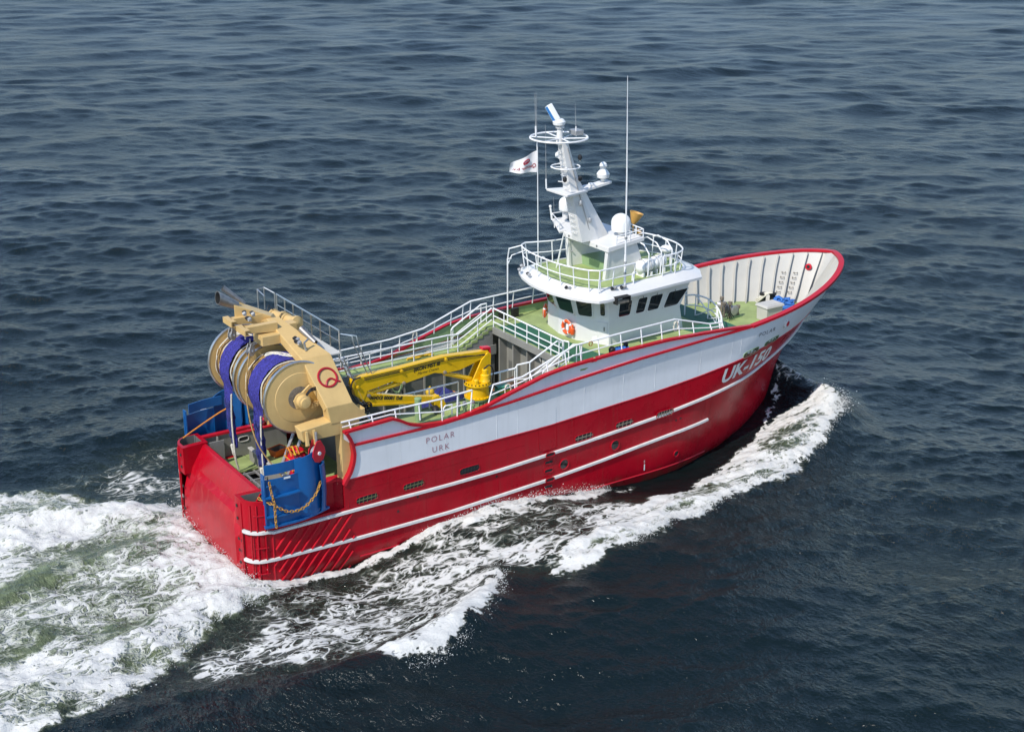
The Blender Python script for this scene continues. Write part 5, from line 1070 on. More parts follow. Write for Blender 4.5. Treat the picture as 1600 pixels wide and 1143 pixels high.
for y in (.15, .6, 1.05): MB().lathe([(.27, -.04), (.29, -.03), (.29, .03), (.27, .04)], (31.3, y, FD+.5), (0, 1, 0), 16).build('gear', GALV, aw)
MB().lathe([(.2, -.5), (.2, .5)], (31.3, .6, FD+.5), (0, 1, 0), 14).build('drum', GALV, aw)
MB().lathe([(.14, -.1), (.24, -.08), (.16, 0), (.24, .2), (.12, .22)], (31.3, 1.2, FD+.5), (0, 1, 0), 14).build('warping_head', GALV, aw)
for x, y, h in ((30.75, .4, .9), (30.9, .8, 1.1), (31.7, .3, .6), (31.0, .2, .95)): MB().lathe([(.08, 0), (.10, .1), (.06, .2), (.06, h-.2), (.12, h-.18), (.12, h)], (x, y, FD+.1), n=10).build('valve', RUST, aw)
for k in range(4): MB().tube(smooth_path([(30.7+.1*k, .3, FD+.9), (30.5+.1*k, .0, FD+.6), (30.6+.15*k, -.1, FD+.2)], 5), .025, 5).build('hose', BLACK, aw)
rb = MB().box(28.25, 28.75, -.6, -.1, FD, FD+.9).build('red_locker', REDB, SHIP, bevel=.03, smooth=False)
# blue and black motor by starboard bulwark, beside the wheelhouse
o = empty('pump', (19.9, -3.95, UD), 'blue and black pump behind the starboard bulwark by the door', 'pump')
MB().lathe([(.12, -.5), (.17, -.45), (.17, .45), (.12, .5)], (20.0, -3.95, UD+.3), (1, 0, 0), 14).build('body', ROPEBL, o)
MB().lathe([(.12, 0), (.14, .2), (.08, .3)], (20.35, -3.95, UD+.4), n=10).build('motor', BLACK, o)
MB().lathe([(.15, 0), (.18, .25), (.10, .35)], (19.5, -3.95, UD+.2), n=10).build('motor', BLACK, o)
for k in range(3): MB().tube([(19.6+.15*k, -4.0, UD+.1), (19.7+.15*k, -3.8, UD+.4), (19.85+.15*k, -3.95, UD+.5)], .025, 5).build('hose', BLACK, o)
# dark locker boxes on port bulwark by the stairs, seen beyond the wheelhouse
for x in (18.1, 18.9): MB().box(x, x+.4, 4.0, 4.2, UD, UD+.5).build('locker', BLACK, SHIP, bevel=.02, smooth=False)

# ------------------------------------------------------------------ hull fittings and lettering
def on_hull(X, z, off=.012): return (X, -(hb(X, z)+off), z)
def hull_text(body, size, X0, z0, name, mt, rise=0.0, off=.012, sx=1.0, **kw):
    vs, fs = text_mesh(body, size, **kw)
    MB().add([on_hull(X0+x*sx, z0+y+rise*x*sx, off) for x, y, z in vs], fs).build(name, mt, HULL, smooth=False, recalc=False)
hull_text('POLAR', .42, 9.3, 4.68, 'lettering', LETR, spacing=1.3, bold=-.006)
hull_text('URK', .42, 9.32, 4.16, 'lettering', LETR, spacing=1.3, bold=-.006)
hull_text('UK-150', 1.05, 28.35, 4.28, 'lettering', STRIPE, rise=.12, off=.015, sx=1.18, shear=.28, bold=.035)
hull_text('POLAR', .34, 29.45, 6.05, 'lettering', LETG, rise=.09, sx=1.0, spacing=1.3)
hull_text('S', .2, 21.45, .5, 'draught_mark', PLAST); 
MB().add([on_hull(21.42, z) for z in (.02, .36)]+[on_hull(21.49, z) for z in (.36, .02)], [(0, 1, 2, 3)]).build('draught_mark', PLAST, HULL, smooth=False)
# freeing ports with their bars
def oval(X0, z0, w, h, n=20, p=.45):
    return [(X0+w*math.copysign(abs(math.cos(a))**p, math.cos(a)), z0+h*math.copysign(abs(math.sin(a))**p, math.sin(a))) for a in np.linspace(0, 2*math.pi, n+1)[:-1]]
for X0, w, h, nb, frm in ((5.42, .55, .17, 5, GRATE), (7.84, .55, .17, 5, GRATE), (10.87, .55, .18, 6, BLACK), (17.53, .55, .17, 4, RUST), (20.05, .55, .17, 4, RUST), (22.6, .55, .18, 6, RUST), (28.5, .58, .16, 4, GRATE), (30.15, .58, .15, 4, GRATE)):
    z0 = {5.42: 2.62, 7.84: 2.66, 10.87: 2.68, 17.53: 2.80, 20.05: 2.94, 22.6: 2.95, 28.5: 5.06, 30.15: 5.34}[X0]
    sl = .16 if X0 > 25 else .03
    lp = [(x, z+sl*(x-X0)) for x, z in oval(X0, z0, w, h)]
    o_ = .085 if X0 == 22.6 else 0.0
    pt = MB().add([on_hull(x, z, .006+o_) for x, z in lp], [tuple(range(len(lp)))]).build('freeing_port', DARK, HULL, smooth=False)
    MB().tube([on_hull(x, z, .012+o_) for x, z in lp], .022, 5, closed=True).build('port_rim', RED if X0 < 25 else SGRN, pt)
    MB().tube([on_hull(x, z0+sl*(x-X0), .015+o_) for x in np.linspace(X0-w, X0+w, 6)], .024, 5).build('bar', frm, pt)
    for k in range(nb):
        x = X0-w+2*w*(k+.7)/(nb+.4); MB().tube([on_hull(x, z0-h+sl*(x-X0), .015+o_), on_hull(x+.05, z0+h+sl*(x-X0), .015+o_)], .020, 5).build('bar', frm, pt)
# portholes
for X0, z0, r in ((16.35, 1.62, .27), (19.5, 1.9, .27), (23.6, .42, .17)):
    ring = [(X0+r*math.cos(a), z0+r*math.sin(a)) for a in np.linspace(0, 2*math.pi, 25)[:-1]]
    ph = MB().tube([on_hull(x, z, .02) for x, z in ring], 0.032, 6, closed=True).build('porthole', RED, HULL)
    MB().add([on_hull(x, z, .008) for x, z in ring], [tuple(range(24))]).build('porthole_glass', GLASS if r > .2 else DARK, ph, smooth=False)
for X0, z0 in ((23.45, 2.35), (23.75, 2.4), (12.4, 1.95), (14.55, 2.25), (7.0, 1.55), (8.05, 2.0)):
    MB().add([on_hull(X0+.06*math.cos(a), z0+.06*math.sin(a), .008) for a in np.linspace(0, 2*math.pi, 11)[:-1]], [tuple(range(10))]).build('outlet', DARK, HULL, smooth=False)
# step recesses of pilot ladder
for z0 in (2.40, 1.95, 1.5, 1.06, .64):
    lp = oval(15.43, z0, .25, .10, 16)
    s_ = MB().add([on_hull(x, z, .13 if abs(z0-2.4) < .05 or abs(z0-1.06) < .05 else .01) for x, z in lp], [tuple(range(16))]).build('step_recess', DARK, HULL, smooth=False)
    MB().tube([on_hull(x, z, .14 if abs(z0-2.4) < .05 or abs(z0-1.06) < .05 else .015) for x, z in lp], .025, 5, closed=True).build('recess_rim', RED, s_)
# shell door in the side, weld lines
dl = [(14.68, 4.82), (14.78, 4.90), (15.72, 4.90), (15.82, 4.80), (15.9, 2.62), (14.86, 2.60)]
MB().tube([on_hull(x, z, .004) for x, z in [(15.84, 3.9)]+dl[4:]+[(14.76, 3.9)]], .012, 4).build('side_door_seam', RED, HULL)
MB().add([on_hull(x, z, .012) for x, z in ((14.70, 4.80), (14.80, 4.87), (15.70, 4.87), (15.80, 4.78), (15.83, 3.92), (14.76, 3.92))], [(0, 1, 2, 3, 4, 5)]).build('side_door', GREY, HULL, smooth=False)
for pts in ([(21.9, 5.95), (21.95, 4.4)], [(27.6, 6.3), (27.65, 5.15)], [(19, 5.7), (23.5, 6.1), (27.6, 6.3)], [(12.4, 5.2), (12.4, 3.9)]):
    P = []
    for (a, b) in zip(pts[:-1], pts[1:]): P += [on_hull(a[0]+(b[0]-a[0])*t, a[1]+(b[1]-a[1])*t, .002) for t in np.linspace(0, 1, 8)]
    MB().tube(P, .010, 4).build('weld_seam', GREY, HULL)
MB().tube([on_hull(x, 3.12+.01*(x-5), .002) for x in np.linspace(4.6, 14, 20)], .010, 4).build('weld_seam', RED, HULL)
# anchor pocket
ap = MB().lathe([(.22, 0), (.26, .03), (.26, .10), (.20, .12)], on_hull(31.0, 6.2, -.03), (.35, -1, -.2), 16).build('hawse_pipe', STRIPE, HULL)
MB().lathe([(.001, 0), (.15, 0), (.15, .03), (.001, .03)], on_hull(31.03, 6.2, .08), (.35, -1, -.2), 14).build('hawse_hole', REDB, ap)
# port side fairlead and rungs inside the bow bulwark
def inb(x, z, off=.14): return V(*inner(x, z, 1, off))
fp = inb(37.55, 7.1, .25)
rg = MB().lathe([(.10, 0), (.19, .02), (.19, .10), (.10, .12)], fp, (-.9, -.45, .1), 14).build('fairlead', REDB, HULL)
MB().lathe([(.001, 0), (.10, 0), (.10, .02), (.001, .02)], fp+V(-.1, -.05, .02), (-.9, -.45, .1), 12).build('fairlead_hole', DARK, rg)
for k in range(5):
    for x0 in (35.75, 36.25):
        p = inb(x0+.16*k, 5.75+.25*k); MB().tube([p, p+V(-.14, -.10, 0), p+V(-.02, -.26, 0), p+V(.12, -.16, 0)], .02, 5).build('rung', RUST, HULL)
for k in range(5):
    z = 7.0-.25*k; x = 29.3+.12*k; p = V(*inner(x, min(z, 6.75), 1, .14)); MB().box(p[0]-.08, p[0]+.10, p[1]-.06, p[1], z-.3, z-.16).build('cleat', RUST, HULL, smooth=False)
# diagonal fender bars on the starboard and port quarters
for sd in (-1, 1):
    for k in range(11):
        zb, zt_ = -.9, 2.08; x0 = .95-1.95+k*.52; pts = []
        for t in np.linspace(0, 1, 9):
            x = x0+t*2.5; z = zb+t*(zt_-zb)
            if .75 < x < 4.75-max(0, (1.2-z))*.0: pts.append(shell_pt(x, z, sd, .0))
        if len(pts) > 1: MB().sweep(pts, [(.09, -.022), (.09, .022), (-.03, .04), (-.03, -.04)]).build('fender_bar', REDT, HULL, angle=60)
    MB().tube([shell_pt(.78, z, sd, .0) for z in np.linspace(-.9, 2.1, 8)], .04, 5).build('fender_bar', REDT, HULL)
# side light on the starboard cap rail
sl = MB().tube([(18.0+.14*math.cos(a), -4.52+.14*math.sin(a), 6.78) for a in np.linspace(0, 2*math.pi, 17)[:-1]], .025, 5, closed=True).build('side_light_guard', REDT, HULL)
MB().lathe([(.07, 0), (.09, .04), (.09, .16), (.03, .2)], (18.0, -4.52, 6.72), n=12).build('side_light', SGRN, sl)
MB().box(17.85, 18.15, -4.52, -4.38, 6.68, 6.72).build('light_bracket', REDT, sl, smooth=False)

# plate butts: fine vertical welds down the side
for x in (6.6, 9.0, 13.0, 16.9, 19.3, 24.3, 26.4):
    MB().tube([on_hull(x, z, .001) for z in np.linspace(l_up(x)+.12, l_grey(x)-.03, 5)], .008, 4).build('weld_seam', RED, HULL)
    MB().tube([on_hull(x+.6, z, .001) for z in np.linspace(l_grey(x)+.05, l_mid(x)-.07, 5)], .008, 4).build('weld_seam', GREY, HULL)
    MB().tube([on_hull(x-.5, z, .001) for z in np.linspace(l_low(x)+.12, l_up(x)-.1, 5)], .008, 4).build('weld_seam', RED, HULL)
# window wipers and mast rungs
for x in (21.6, 22.6, 23.5, 24.7): MB().tube([(x, -2.47, 8.72), (x-.12, -2.47, 8.15)], .012, 4).build('wiper', BLACK, WH)
for k in range(15):
    z = 11.9+k*.3; xa = float(np.interp(z, [q[1] for q in mf], [q[0] for q in mf])); MB().tube([(xa-.01, -.16, z), (xa-.12, -.16, z), (xa-.12, .16, z), (xa-.01, .16, z)], .016, 4).build('rung', PIPEW, MAST)
MB().tube(smooth_path([(20.6, -.42, 12.0), (20.2, -.42, 13.2), (19.75, -.36, 14.6), (19.3, -.28, 16.3)], 6), .025, 5).build('cable', GALV, MAST)
for dz in (0, .09): MB().tube(smooth_path([(12.5, B0-.03, 7.75+dz*.4), (10.4, B0-.03, 8.0-dz), (8.0, B0-.03, 7.93-dz), (6.1, B0-.03, 7.9-dz)], 6), .02, 5).build('hose', BLACK, CR)

# ------------------------------------------------------------------ the sea: one sheet to the horizon, real wave relief, bow wave and wake
def hash2(ix, iy, s):
    h = (ix.astype(np.int64)*374761393+iy.astype(np.int64)*668265263+s*974634777) & 0x7fffffff
    h = ((h ^ (h >> 13))*1274126177) & 0x7fffffff
    return ((h ^ (h >> 16)) & 0xffff)/65535.0
def vnoise(x, y, s=0):
    ix, iy = np.floor(x), np.floor(y); fx, fy = x-ix, y-iy; fx = fx*fx*(3-2*fx); fy = fy*fy*(3-2*fy)
    a, b, c, d = hash2(ix, iy, s), hash2(ix+1, iy, s), hash2(ix, iy+1, s), hash2(ix+1, iy+1, s)
    return (a*(1-fx)+b*fx)*(1-fy)+(c*(1-fx)+d*fx)*fy
def fbm(x, y, o=4, s=0):
    t = 0; a = .5; n_ = 0
    for k in range(o): t = t+a*vnoise(x*2**k+17.3*k, y*2**k-9.1*k, s+k); n_ += a; a *= .55
    return t/n_
def sstep(a, b, x): t = np.clip((x-a)/(b-a), 0, 1); return t*t*(3-2*t)
def poly_sd(px, py, poly):      # signed distance, negative inside
    d = np.full(px.shape, 1e9); ins = np.zeros(px.shape, bool); P = np.array(poly, float); n_ = len(P)
    for i in range(n_):
        a, b = P[i], P[(i+1) % n_]; e = b-a; wx, wy = px-a[0], py-a[1]
        t = np.clip((wx*e[0]+wy*e[1])/(e@e), 0, 1); d = np.minimum(d, (wx-e[0]*t)**2+(wy-e[1]*t)**2)
        c1 = (a[1] <= py) & (b[1] > py); c2 = (a[1] > py) & (b[1] <= py); cr = e[0]*wy-e[1]*wx
        ins ^= (c1 & (cr > 0)) | (c2 & (cr < 0))
    d = np.sqrt(d); return np.where(ins, -d, d)
def line_d(px, py, pts, vals):  # distance to a polyline and the value interpolated along it
    d = np.full(px.shape, 1e9); v = np.zeros(px.shape); P = np.array(pts, float)
    for i in range(len(P)-1):
        a, b = P[i], P[i+1]; e = b-a; wx, wy = px-a[0], py-a[1]; t = np.clip((wx*e[0]+wy*e[1])/(e@e), 0, 1)
        q = np.hypot(wx-e[0]*t, wy-e[1]*t); m = q < d; d = np.where(m, q, d); v = np.where(m, vals[i]+(vals[i+1]-vals[i])*t, v)
    return d, v
def axis_nodes(core0, core1, step, g1, mid, g2, far):
    def out(start, s0):
        xs = []; x = start; s = s0
        while x < far:
            s = s*(g1 if x < mid else g2); x += s; xs.append(x)
        return xs
    core = list(np.arange(core0, core1, step)); return core, out
st_ = .13
core = list(np.arange(30, 74, st_)); u = list(core); s = st_
while u[-1] < 9000:
    s *= 1.0034 if u[-1] < 330 else 1.12; u.append(u[-1]+s)
lo = []; x = 30; s = st_
while x > -6000: s *= 1.10; x -= s; lo.append(x)
u = np.array(lo[::-1]+u)
w = list(np.arange(0, 30, st_)); s = st_
while w[-1] < 9000:
    s *= 1.0075 if w[-1] < 135 else 1.13; w.append(w[-1]+s)
w = np.array([-q for q in w[:0:-1]]+w)
U, Wd = np.meshgrid(u, w, indexing='ij')
vx, vy = 0.5526, 0.8334
GX = (CAM_POS.x+U*vx+Wd*vy).astype(np.float32); GY = (CAM_POS.y+U*vy-Wd*vx).astype(np.float32)
du = np.gradient(u)[:, None]+0*Wd; dw = np.gradient(w)[None, :]+0*U; sp = np.maximum(du, dw).astype(np.float32)
Zs = np.zeros_like(GX); DXs = np.zeros_like(GX); DYs = np.zeros_like(GX); MV = np.zeros_like(GX)
rs = np.random.RandomState(21); mean = math.atan2(vy, vx)+math.pi+.12
# calmer water in the lee of the hull and inside the wake
hyp = np.abs(GY)
for i in range(130):
    lam = .42*(22/.42)**((i+rs.rand())/130); sl = float(np.interp(lam, [.42, 1.0, 2.0, 3.2, 5, 9, 22], [.029, .031, .022, .0155, .0145, .0135, .010]))
    th = mean+rs.randn()*.5; k = 2*math.pi/lam; a = sl/k
    ph = (k*(GX*math.cos(th)+GY*math.sin(th))+rs.rand()*6.283).astype(np.float32)
    fade = np.clip(lam/(2.4*sp)-1, 0, 1); sn, cs = np.sin(ph), np.cos(ph)
    MV += (1-fade*fade)*sl*sl*.5
    Zs += a*fade*cs; DXs -= .9*a*fade*math.cos(th)*sn; DYs -= .9*a*fade*math.sin(th)*sn
grp = fbm(GX/23.0, GY/23.0, 3, 5).astype(np.float32)     # wind patches: rougher and smoother areas
amp = (.38+1.28*grp); Zs *= amp; DXs *= amp; DYs *= amp
# ship generated waves, worked out in the neighbourhood only
near = (GX > -95) & (GX < 50) & (np.abs(GY) < 34)
px, py = GX[near].astype(float), np.abs(GY[near].astype(float)); sgn = np.sign(GY[near])
wx = px+.75*(fbm(px*.9, GY[near]*.9, 5, 11)-.5)*2+.30*(fbm(px*3.1, GY[near]*3.1, 3, 13)-.5)*2; wy = py+.65*(fbm(px*.9+40, GY[near]*.9, 5, 12)-.5)*2+.30*(fbm(px*3.1+9, GY[near]*3.1, 3, 14)-.5)*2
hbx = np.array([hb(q, 0.0) if -.3 < q < 34.5 else 0 for q in np.linspace(-1, 36, 300)]); hbn = np.interp(px, np.linspace(-1, 36, 300), hbx)
side = np.interp(px, [-14, -6, -3, -.6, 1, 3, 4.6, 6.5, 9, 12, 15, 18, 21, 24, 27, 30, 33, 34.6, 36, 39], [0, .1, .15, .0, -.25, -.6, -.72, -.3, .25, .52, .25, -.3, -.68, -.68, -.5, -.15, .35, 1.0, .35, 0])
dh = np.maximum(py-hbn, 0); eta = side*np.exp(-(dh/3.4)**1.3)
BOW_OUT = [(34.9, -5.2), (30.46, -7.81), (27.42, -8.83), (25.21, -9.09), (22.1, -9.73), (20.47, -10.2), (18.79, -10.08), (17.12, -10.43), (15.19, -11.02), (13.3, -11.11), (11.4, -11.3), (10.82, -10.91)]
BOW_IN = [(35.6, -3.0), (32.8, -3.3), (30.65, -3.7), (28.77, -4.4), (27.25, -5.2), (25.04, -6.1), (23.26, -6.6), (21.55, -7.1), (20.14, -7.0), (18.23, -7.6), (15.22, -8.7), (12.46, -9.9)]
neg = lambda L: [(a, -b) for a, b in L]
mid_ = [((a[0]+b[0])/2, -(a[1]*.55+b[1]*.45)) for a, b in zip(BOW_OUT, BOW_IN)]
d, v = line_d(px, py, mid_, [.95, 1.0, .85, .7, .6, .5, .45, .45, .42, .4, .32, .1]); eta += .72*v*np.exp(-(d/1.6)**2)
d, v = line_d(px, py, [(34.6, 0), (35.5, 1.3), (35.8, 2.8), (35.4, 4.2)], [1.25, .95, .8, .55]); eta += v*np.exp(-(d/1.0)**2)
C2_OUT = [(9.11, -9.65), (7.66, -11.78), (5.64, -13.31), (4.15, -14.24), (2.85, -14.69), (1.86, -14.65), (1.23, -14.01)]
C2_IN = [(8.9, -9.2), (7.7, -10.1), (6.2, -10.9), (4.7, -11.9), (3.3, -12.4), (2.3, -12.7), (1.6, -12.8)]
stb = (GY[near] < 0).astype(float)
d, v = line_d(px, py, [(9.2, 9.4), (7.7, 11.2), (5.4, 12.9), (3.4, 13.8), (1, 14.0), (-3, 13.6)], [.25, .6, .75, .75, .6, .3]); eta += stb*v*np.exp(-(d/1.0)**2)
d, v = line_d(px, py, [(20, 10.2), (14, 11.2), (8, 13.6), (0, 15.2), (-8, 16.5), (-20, 18)], [.15, .25, .3, .35, .3, .1]); eta += v*np.exp(-(d/2.2)**2)
eta -= .35*np.exp(-((px-4)/5)**2-((py-9)/2.6)**2)
WAKE = [(-.05, 4.5), (-.2, 0), (-.05, -4.4), (.3, -4.7), (-.9, -6.3), (-2.7, -6.2), (-3.21, -6.66), (-4.57, -8.1), (-6.15, -9.06), (-8.36, -9.69), (-9.17, -10.08), (-12.8, -10.9), (-30, -13), (-95, -17), (-95, 18), (-30, 14.5), (-12, 12.2), (-6.75, 11.0), (-4.19, 9.4), (-2.26, 7.74), (-.1, 5.6)]
wpy = GY[near]+(wy-py)*1.5
wk = poly_sd(wx, wpy, WAKE); wkd = 1-sstep(-.5, .25, wk)
far_fade = np.interp(px, [-95, -40, -14, 0], [.25, .55, .92, 1])
# churned ridges behind the transom
rid = sum(a_*np.exp(-((GY[near]-y0-(px+2)*sl_)/wd_)**2)*np.interp(px, [-60, -20, -6, -2, -.4], [.15, .5, 1, .8, .1]) for a_, y0, sl_, wd_ in ((.55, -4.9, .33, 1.3), (.5, 5.2, -.45, 1.3), (.35, 1.0, .02, 1.2), (.25, -1.6, .1, .9)))
eta += rid*wkd; eta += wkd*(.55*(fbm(px*.55, GY[near]*.75, 4, 31)-.5)+.22*(fbm(px*1.7, GY[near]*2.2, 3, 32)-.5))*np.interp(px, [-60, -10, -1, 0], [.4, 1, .8, .3])
# foam density
bow = poly_sd(wx, wy, neg(BOW_OUT)+neg(BOW_IN[::-1])+[(36.2, 3.7), (36.0, 4.6)]); dens = .92*(1-sstep(-.35, .25, bow))
inn, _ = line_d(wx, wy, neg(BOW_IN), [0]*len(BOW_IN)); out, _ = line_d(wx, wy, neg(BOW_OUT), [0]*len(BOW_OUT))
streak = fbm(px*.55, GY[near]*2.1, 4, 41)
core_ = np.clip((bow < .2)*np.minimum(inn, out), 0, 3); dens -= (bow < .1)*.50*sstep(.25, .9, core_)*sstep(.40, .60, streak)*np.interp(px, [18, 24], [.6, 1])
LACY = [(19.9, -7.3), (17.6, -10.1), (15.37, -10.6), (11.74, -10.8), (10.01, -9.6), (8.45, -9.85), (5.56, -11.93), (2.27, -12.7), (.72, -12.7), (-1.98, -12.0), (-4.5, -11.0), (-6.5, -10.2), (-4.54, -7.8), (-2.67, -5.8), (.31, -4.4), (1.73, -4.9), (4.01, -5.0), (7.7, -4.4), (11.11, -4.2), (13.74, -4.3), (17.75, -5.6)]
lac = poly_sd(wx, wy, neg(LACY)); big = fbm(px*.30, GY[near]*.42, 3, 51)
dens = np.maximum(dens, np.where(stb > 0, 1, .45*(px < 5))*(.21+.27*sstep(.34, .62, big))*(1-sstep(-.9, .3, lac)))
dn2 = poly_sd(wx, wy, neg([(19.5, -7.2), (17.6, -10.0), (14, -10.6), (10.5, -10.2), (9.0, -8.6), (10.5, -6.6), (13.5, -5.9), (17, -6.4)])); dens = np.maximum(dens, stb*(.40+.28*sstep(.35, .6, big))*(1-sstep(-1.2, .4, dn2)))
c2 = poly_sd(wx, wy, neg(C2_OUT)+neg(C2_IN[::-1])); d2, _ = line_d(wx, wy, neg(C2_OUT), [0]*len(C2_OUT)); dens = np.maximum(dens, stb*(.98-.42*sstep(.35, 1.3, d2))*(1-sstep(-.35, .22, c2)))
d, v = line_d(wx, wy, [(20.5, 4.75), (18.6, 4.75), (16.8, 4.6), (14, 4.55), (11.2, 4.5), (9, 4.5), (7, 4.55), (5.4, 4.55), (3.5, 4.5), (1.5, 4.7), (.2, 4.8)], [.45, .75, .85, .95, .95, .95, .95, .9, .85, .95, 1.0]); wd2 = np.interp(px, [0, 4, 8, 14, 18], [.9, .55, .75, .8, .45]); dens = np.maximum(dens, v*(1-sstep(.2, 1.0, d/wd2)))
d, v = line_d(wx, wy, [(34.5, .6), (33.6, 1.6), (32.2, 2.4), (31.2, 3.2), (29.5, 4.2)], [.55, .62, .62, .7, .8]); dens = np.maximum(dens, v*(1-sstep(.05, .22, d)))
d, v = line_d(wx, wy, [(35.0, .8), (35.6, 2.0), (35.6, 3.6)], [.42, .5, .7]); dens = np.maximum(dens, v*(1-sstep(.1, .6, d)))
gr = fbm(px*.20+3, GY[near]*.36, 3, 61)
hole = np.zeros_like(px)
for hx, hy, rx, ry in ((-4.6, 1.9, 3.2, 1.25), (-8.6, .5, 2.6, .8), (-6.3, -4.9, 1.5, .7), (-9.7, -4.0, 1.6, .6), (-3.2, 6.9, 2.6, .45), (-8.5, 7.5, 2.2, .5), (-6.0, -7.5, 2, .5), (-13, 2, 3, 1.2), (-15, -6, 3, 1.0), (-22, 0, 5, 2)):
    ca, sa = math.cos(.18), math.sin(.18); qx, qy = wx-hx, wpy-hy
    hole = np.maximum(hole, np.exp(-(((qx*ca+qy*sa)/rx)**2+((-qx*sa+qy*ca)/ry)**2)**1.3))
dens = np.maximum(dens, wkd*far_fade*(.97-.60*hole-.42*sstep(.40, .68, gr)))
# light foam beyond the port quarter
d, v = line_d(wx, wpy, [(5, 6.5), (2, 8.0), (-1, 9.0)], [.32, .42, .38]); dens = np.maximum(dens, v*(1-sstep(.6, 2.6, d)))
aer = np.clip(np.maximum(wkd*far_fade*.95, .55*(1-sstep(-.8, .2, bow)))+.11*(1-sstep(-1, 1.5, lac)), 0, 1)
# foam has its own lumpy relief
lump = .20*(fbm(px*1.5, GY[near]*2.0, 4, 71)-.4)+.11*(fbm(px*4.2, GY[near]*4.6, 3, 72)-.4)
eta += sstep(.45, .85, dens)*lump*1.3
inside = (px > -.25) & (px < 34.4) & (py < hbn-.25)
calm = 1-.45*np.exp(-(dh/4)**2)
zz = Zs[near]*calm+eta; zz = np.where(inside, np.minimum(zz, .2), zz); Zs[near] = zz
DXs[near] *= calm; DYs[near] *= calm
DN = np.zeros_like(Zs); DN[near] = np.clip(dens, 0, 1); AE = np.zeros_like(Zs); AE[near] = aer
nu, nw = U.shape
co = np.stack([GX+DXs, GY+DYs, Zs], -1).reshape(-1, 3).astype(np.float32)
idx = np.arange(nu*nw).reshape(nu, nw); quads = np.stack([idx[:-1, :-1], idx[:-1, 1:], idx[1:, 1:], idx[1:, :-1]], -1).reshape(-1, 4)[:, ::-1]
me = bpy.data.meshes.new('sea'); me.vertices.add(len(co)); me.vertices.foreach_set('co', co.ravel())
nq = len(quads); me.loops.add(nq*4); me.loops.foreach_set('vertex_index', quads.ravel().astype(np.int32)); me.polygons.add(nq)
me.polygons.foreach_set('loop_start', np.arange(0, nq*4, 4, dtype=np.int32)); me.polygons.foreach_set('use_smooth', np.ones(nq, bool)); me.update()
RGH = np.sqrt(np.sqrt(.0036**2+2*MV*.16))      # ripples finer than the mesh go into the surface roughness
for nm, arr in (('foam', DN), ('aerated', AE), ('ripple', RGH)):
    at = me.attributes.new(nm, 'FLOAT', 'POINT'); at.data.foreach_set('value', arr.ravel().astype(np.float32))
SEA = bpy.data.objects.new('sea', me); COL.objects.link(SEA); SEA['kind'] = 'structure'
print('SEA', nu, nw, nq*2)

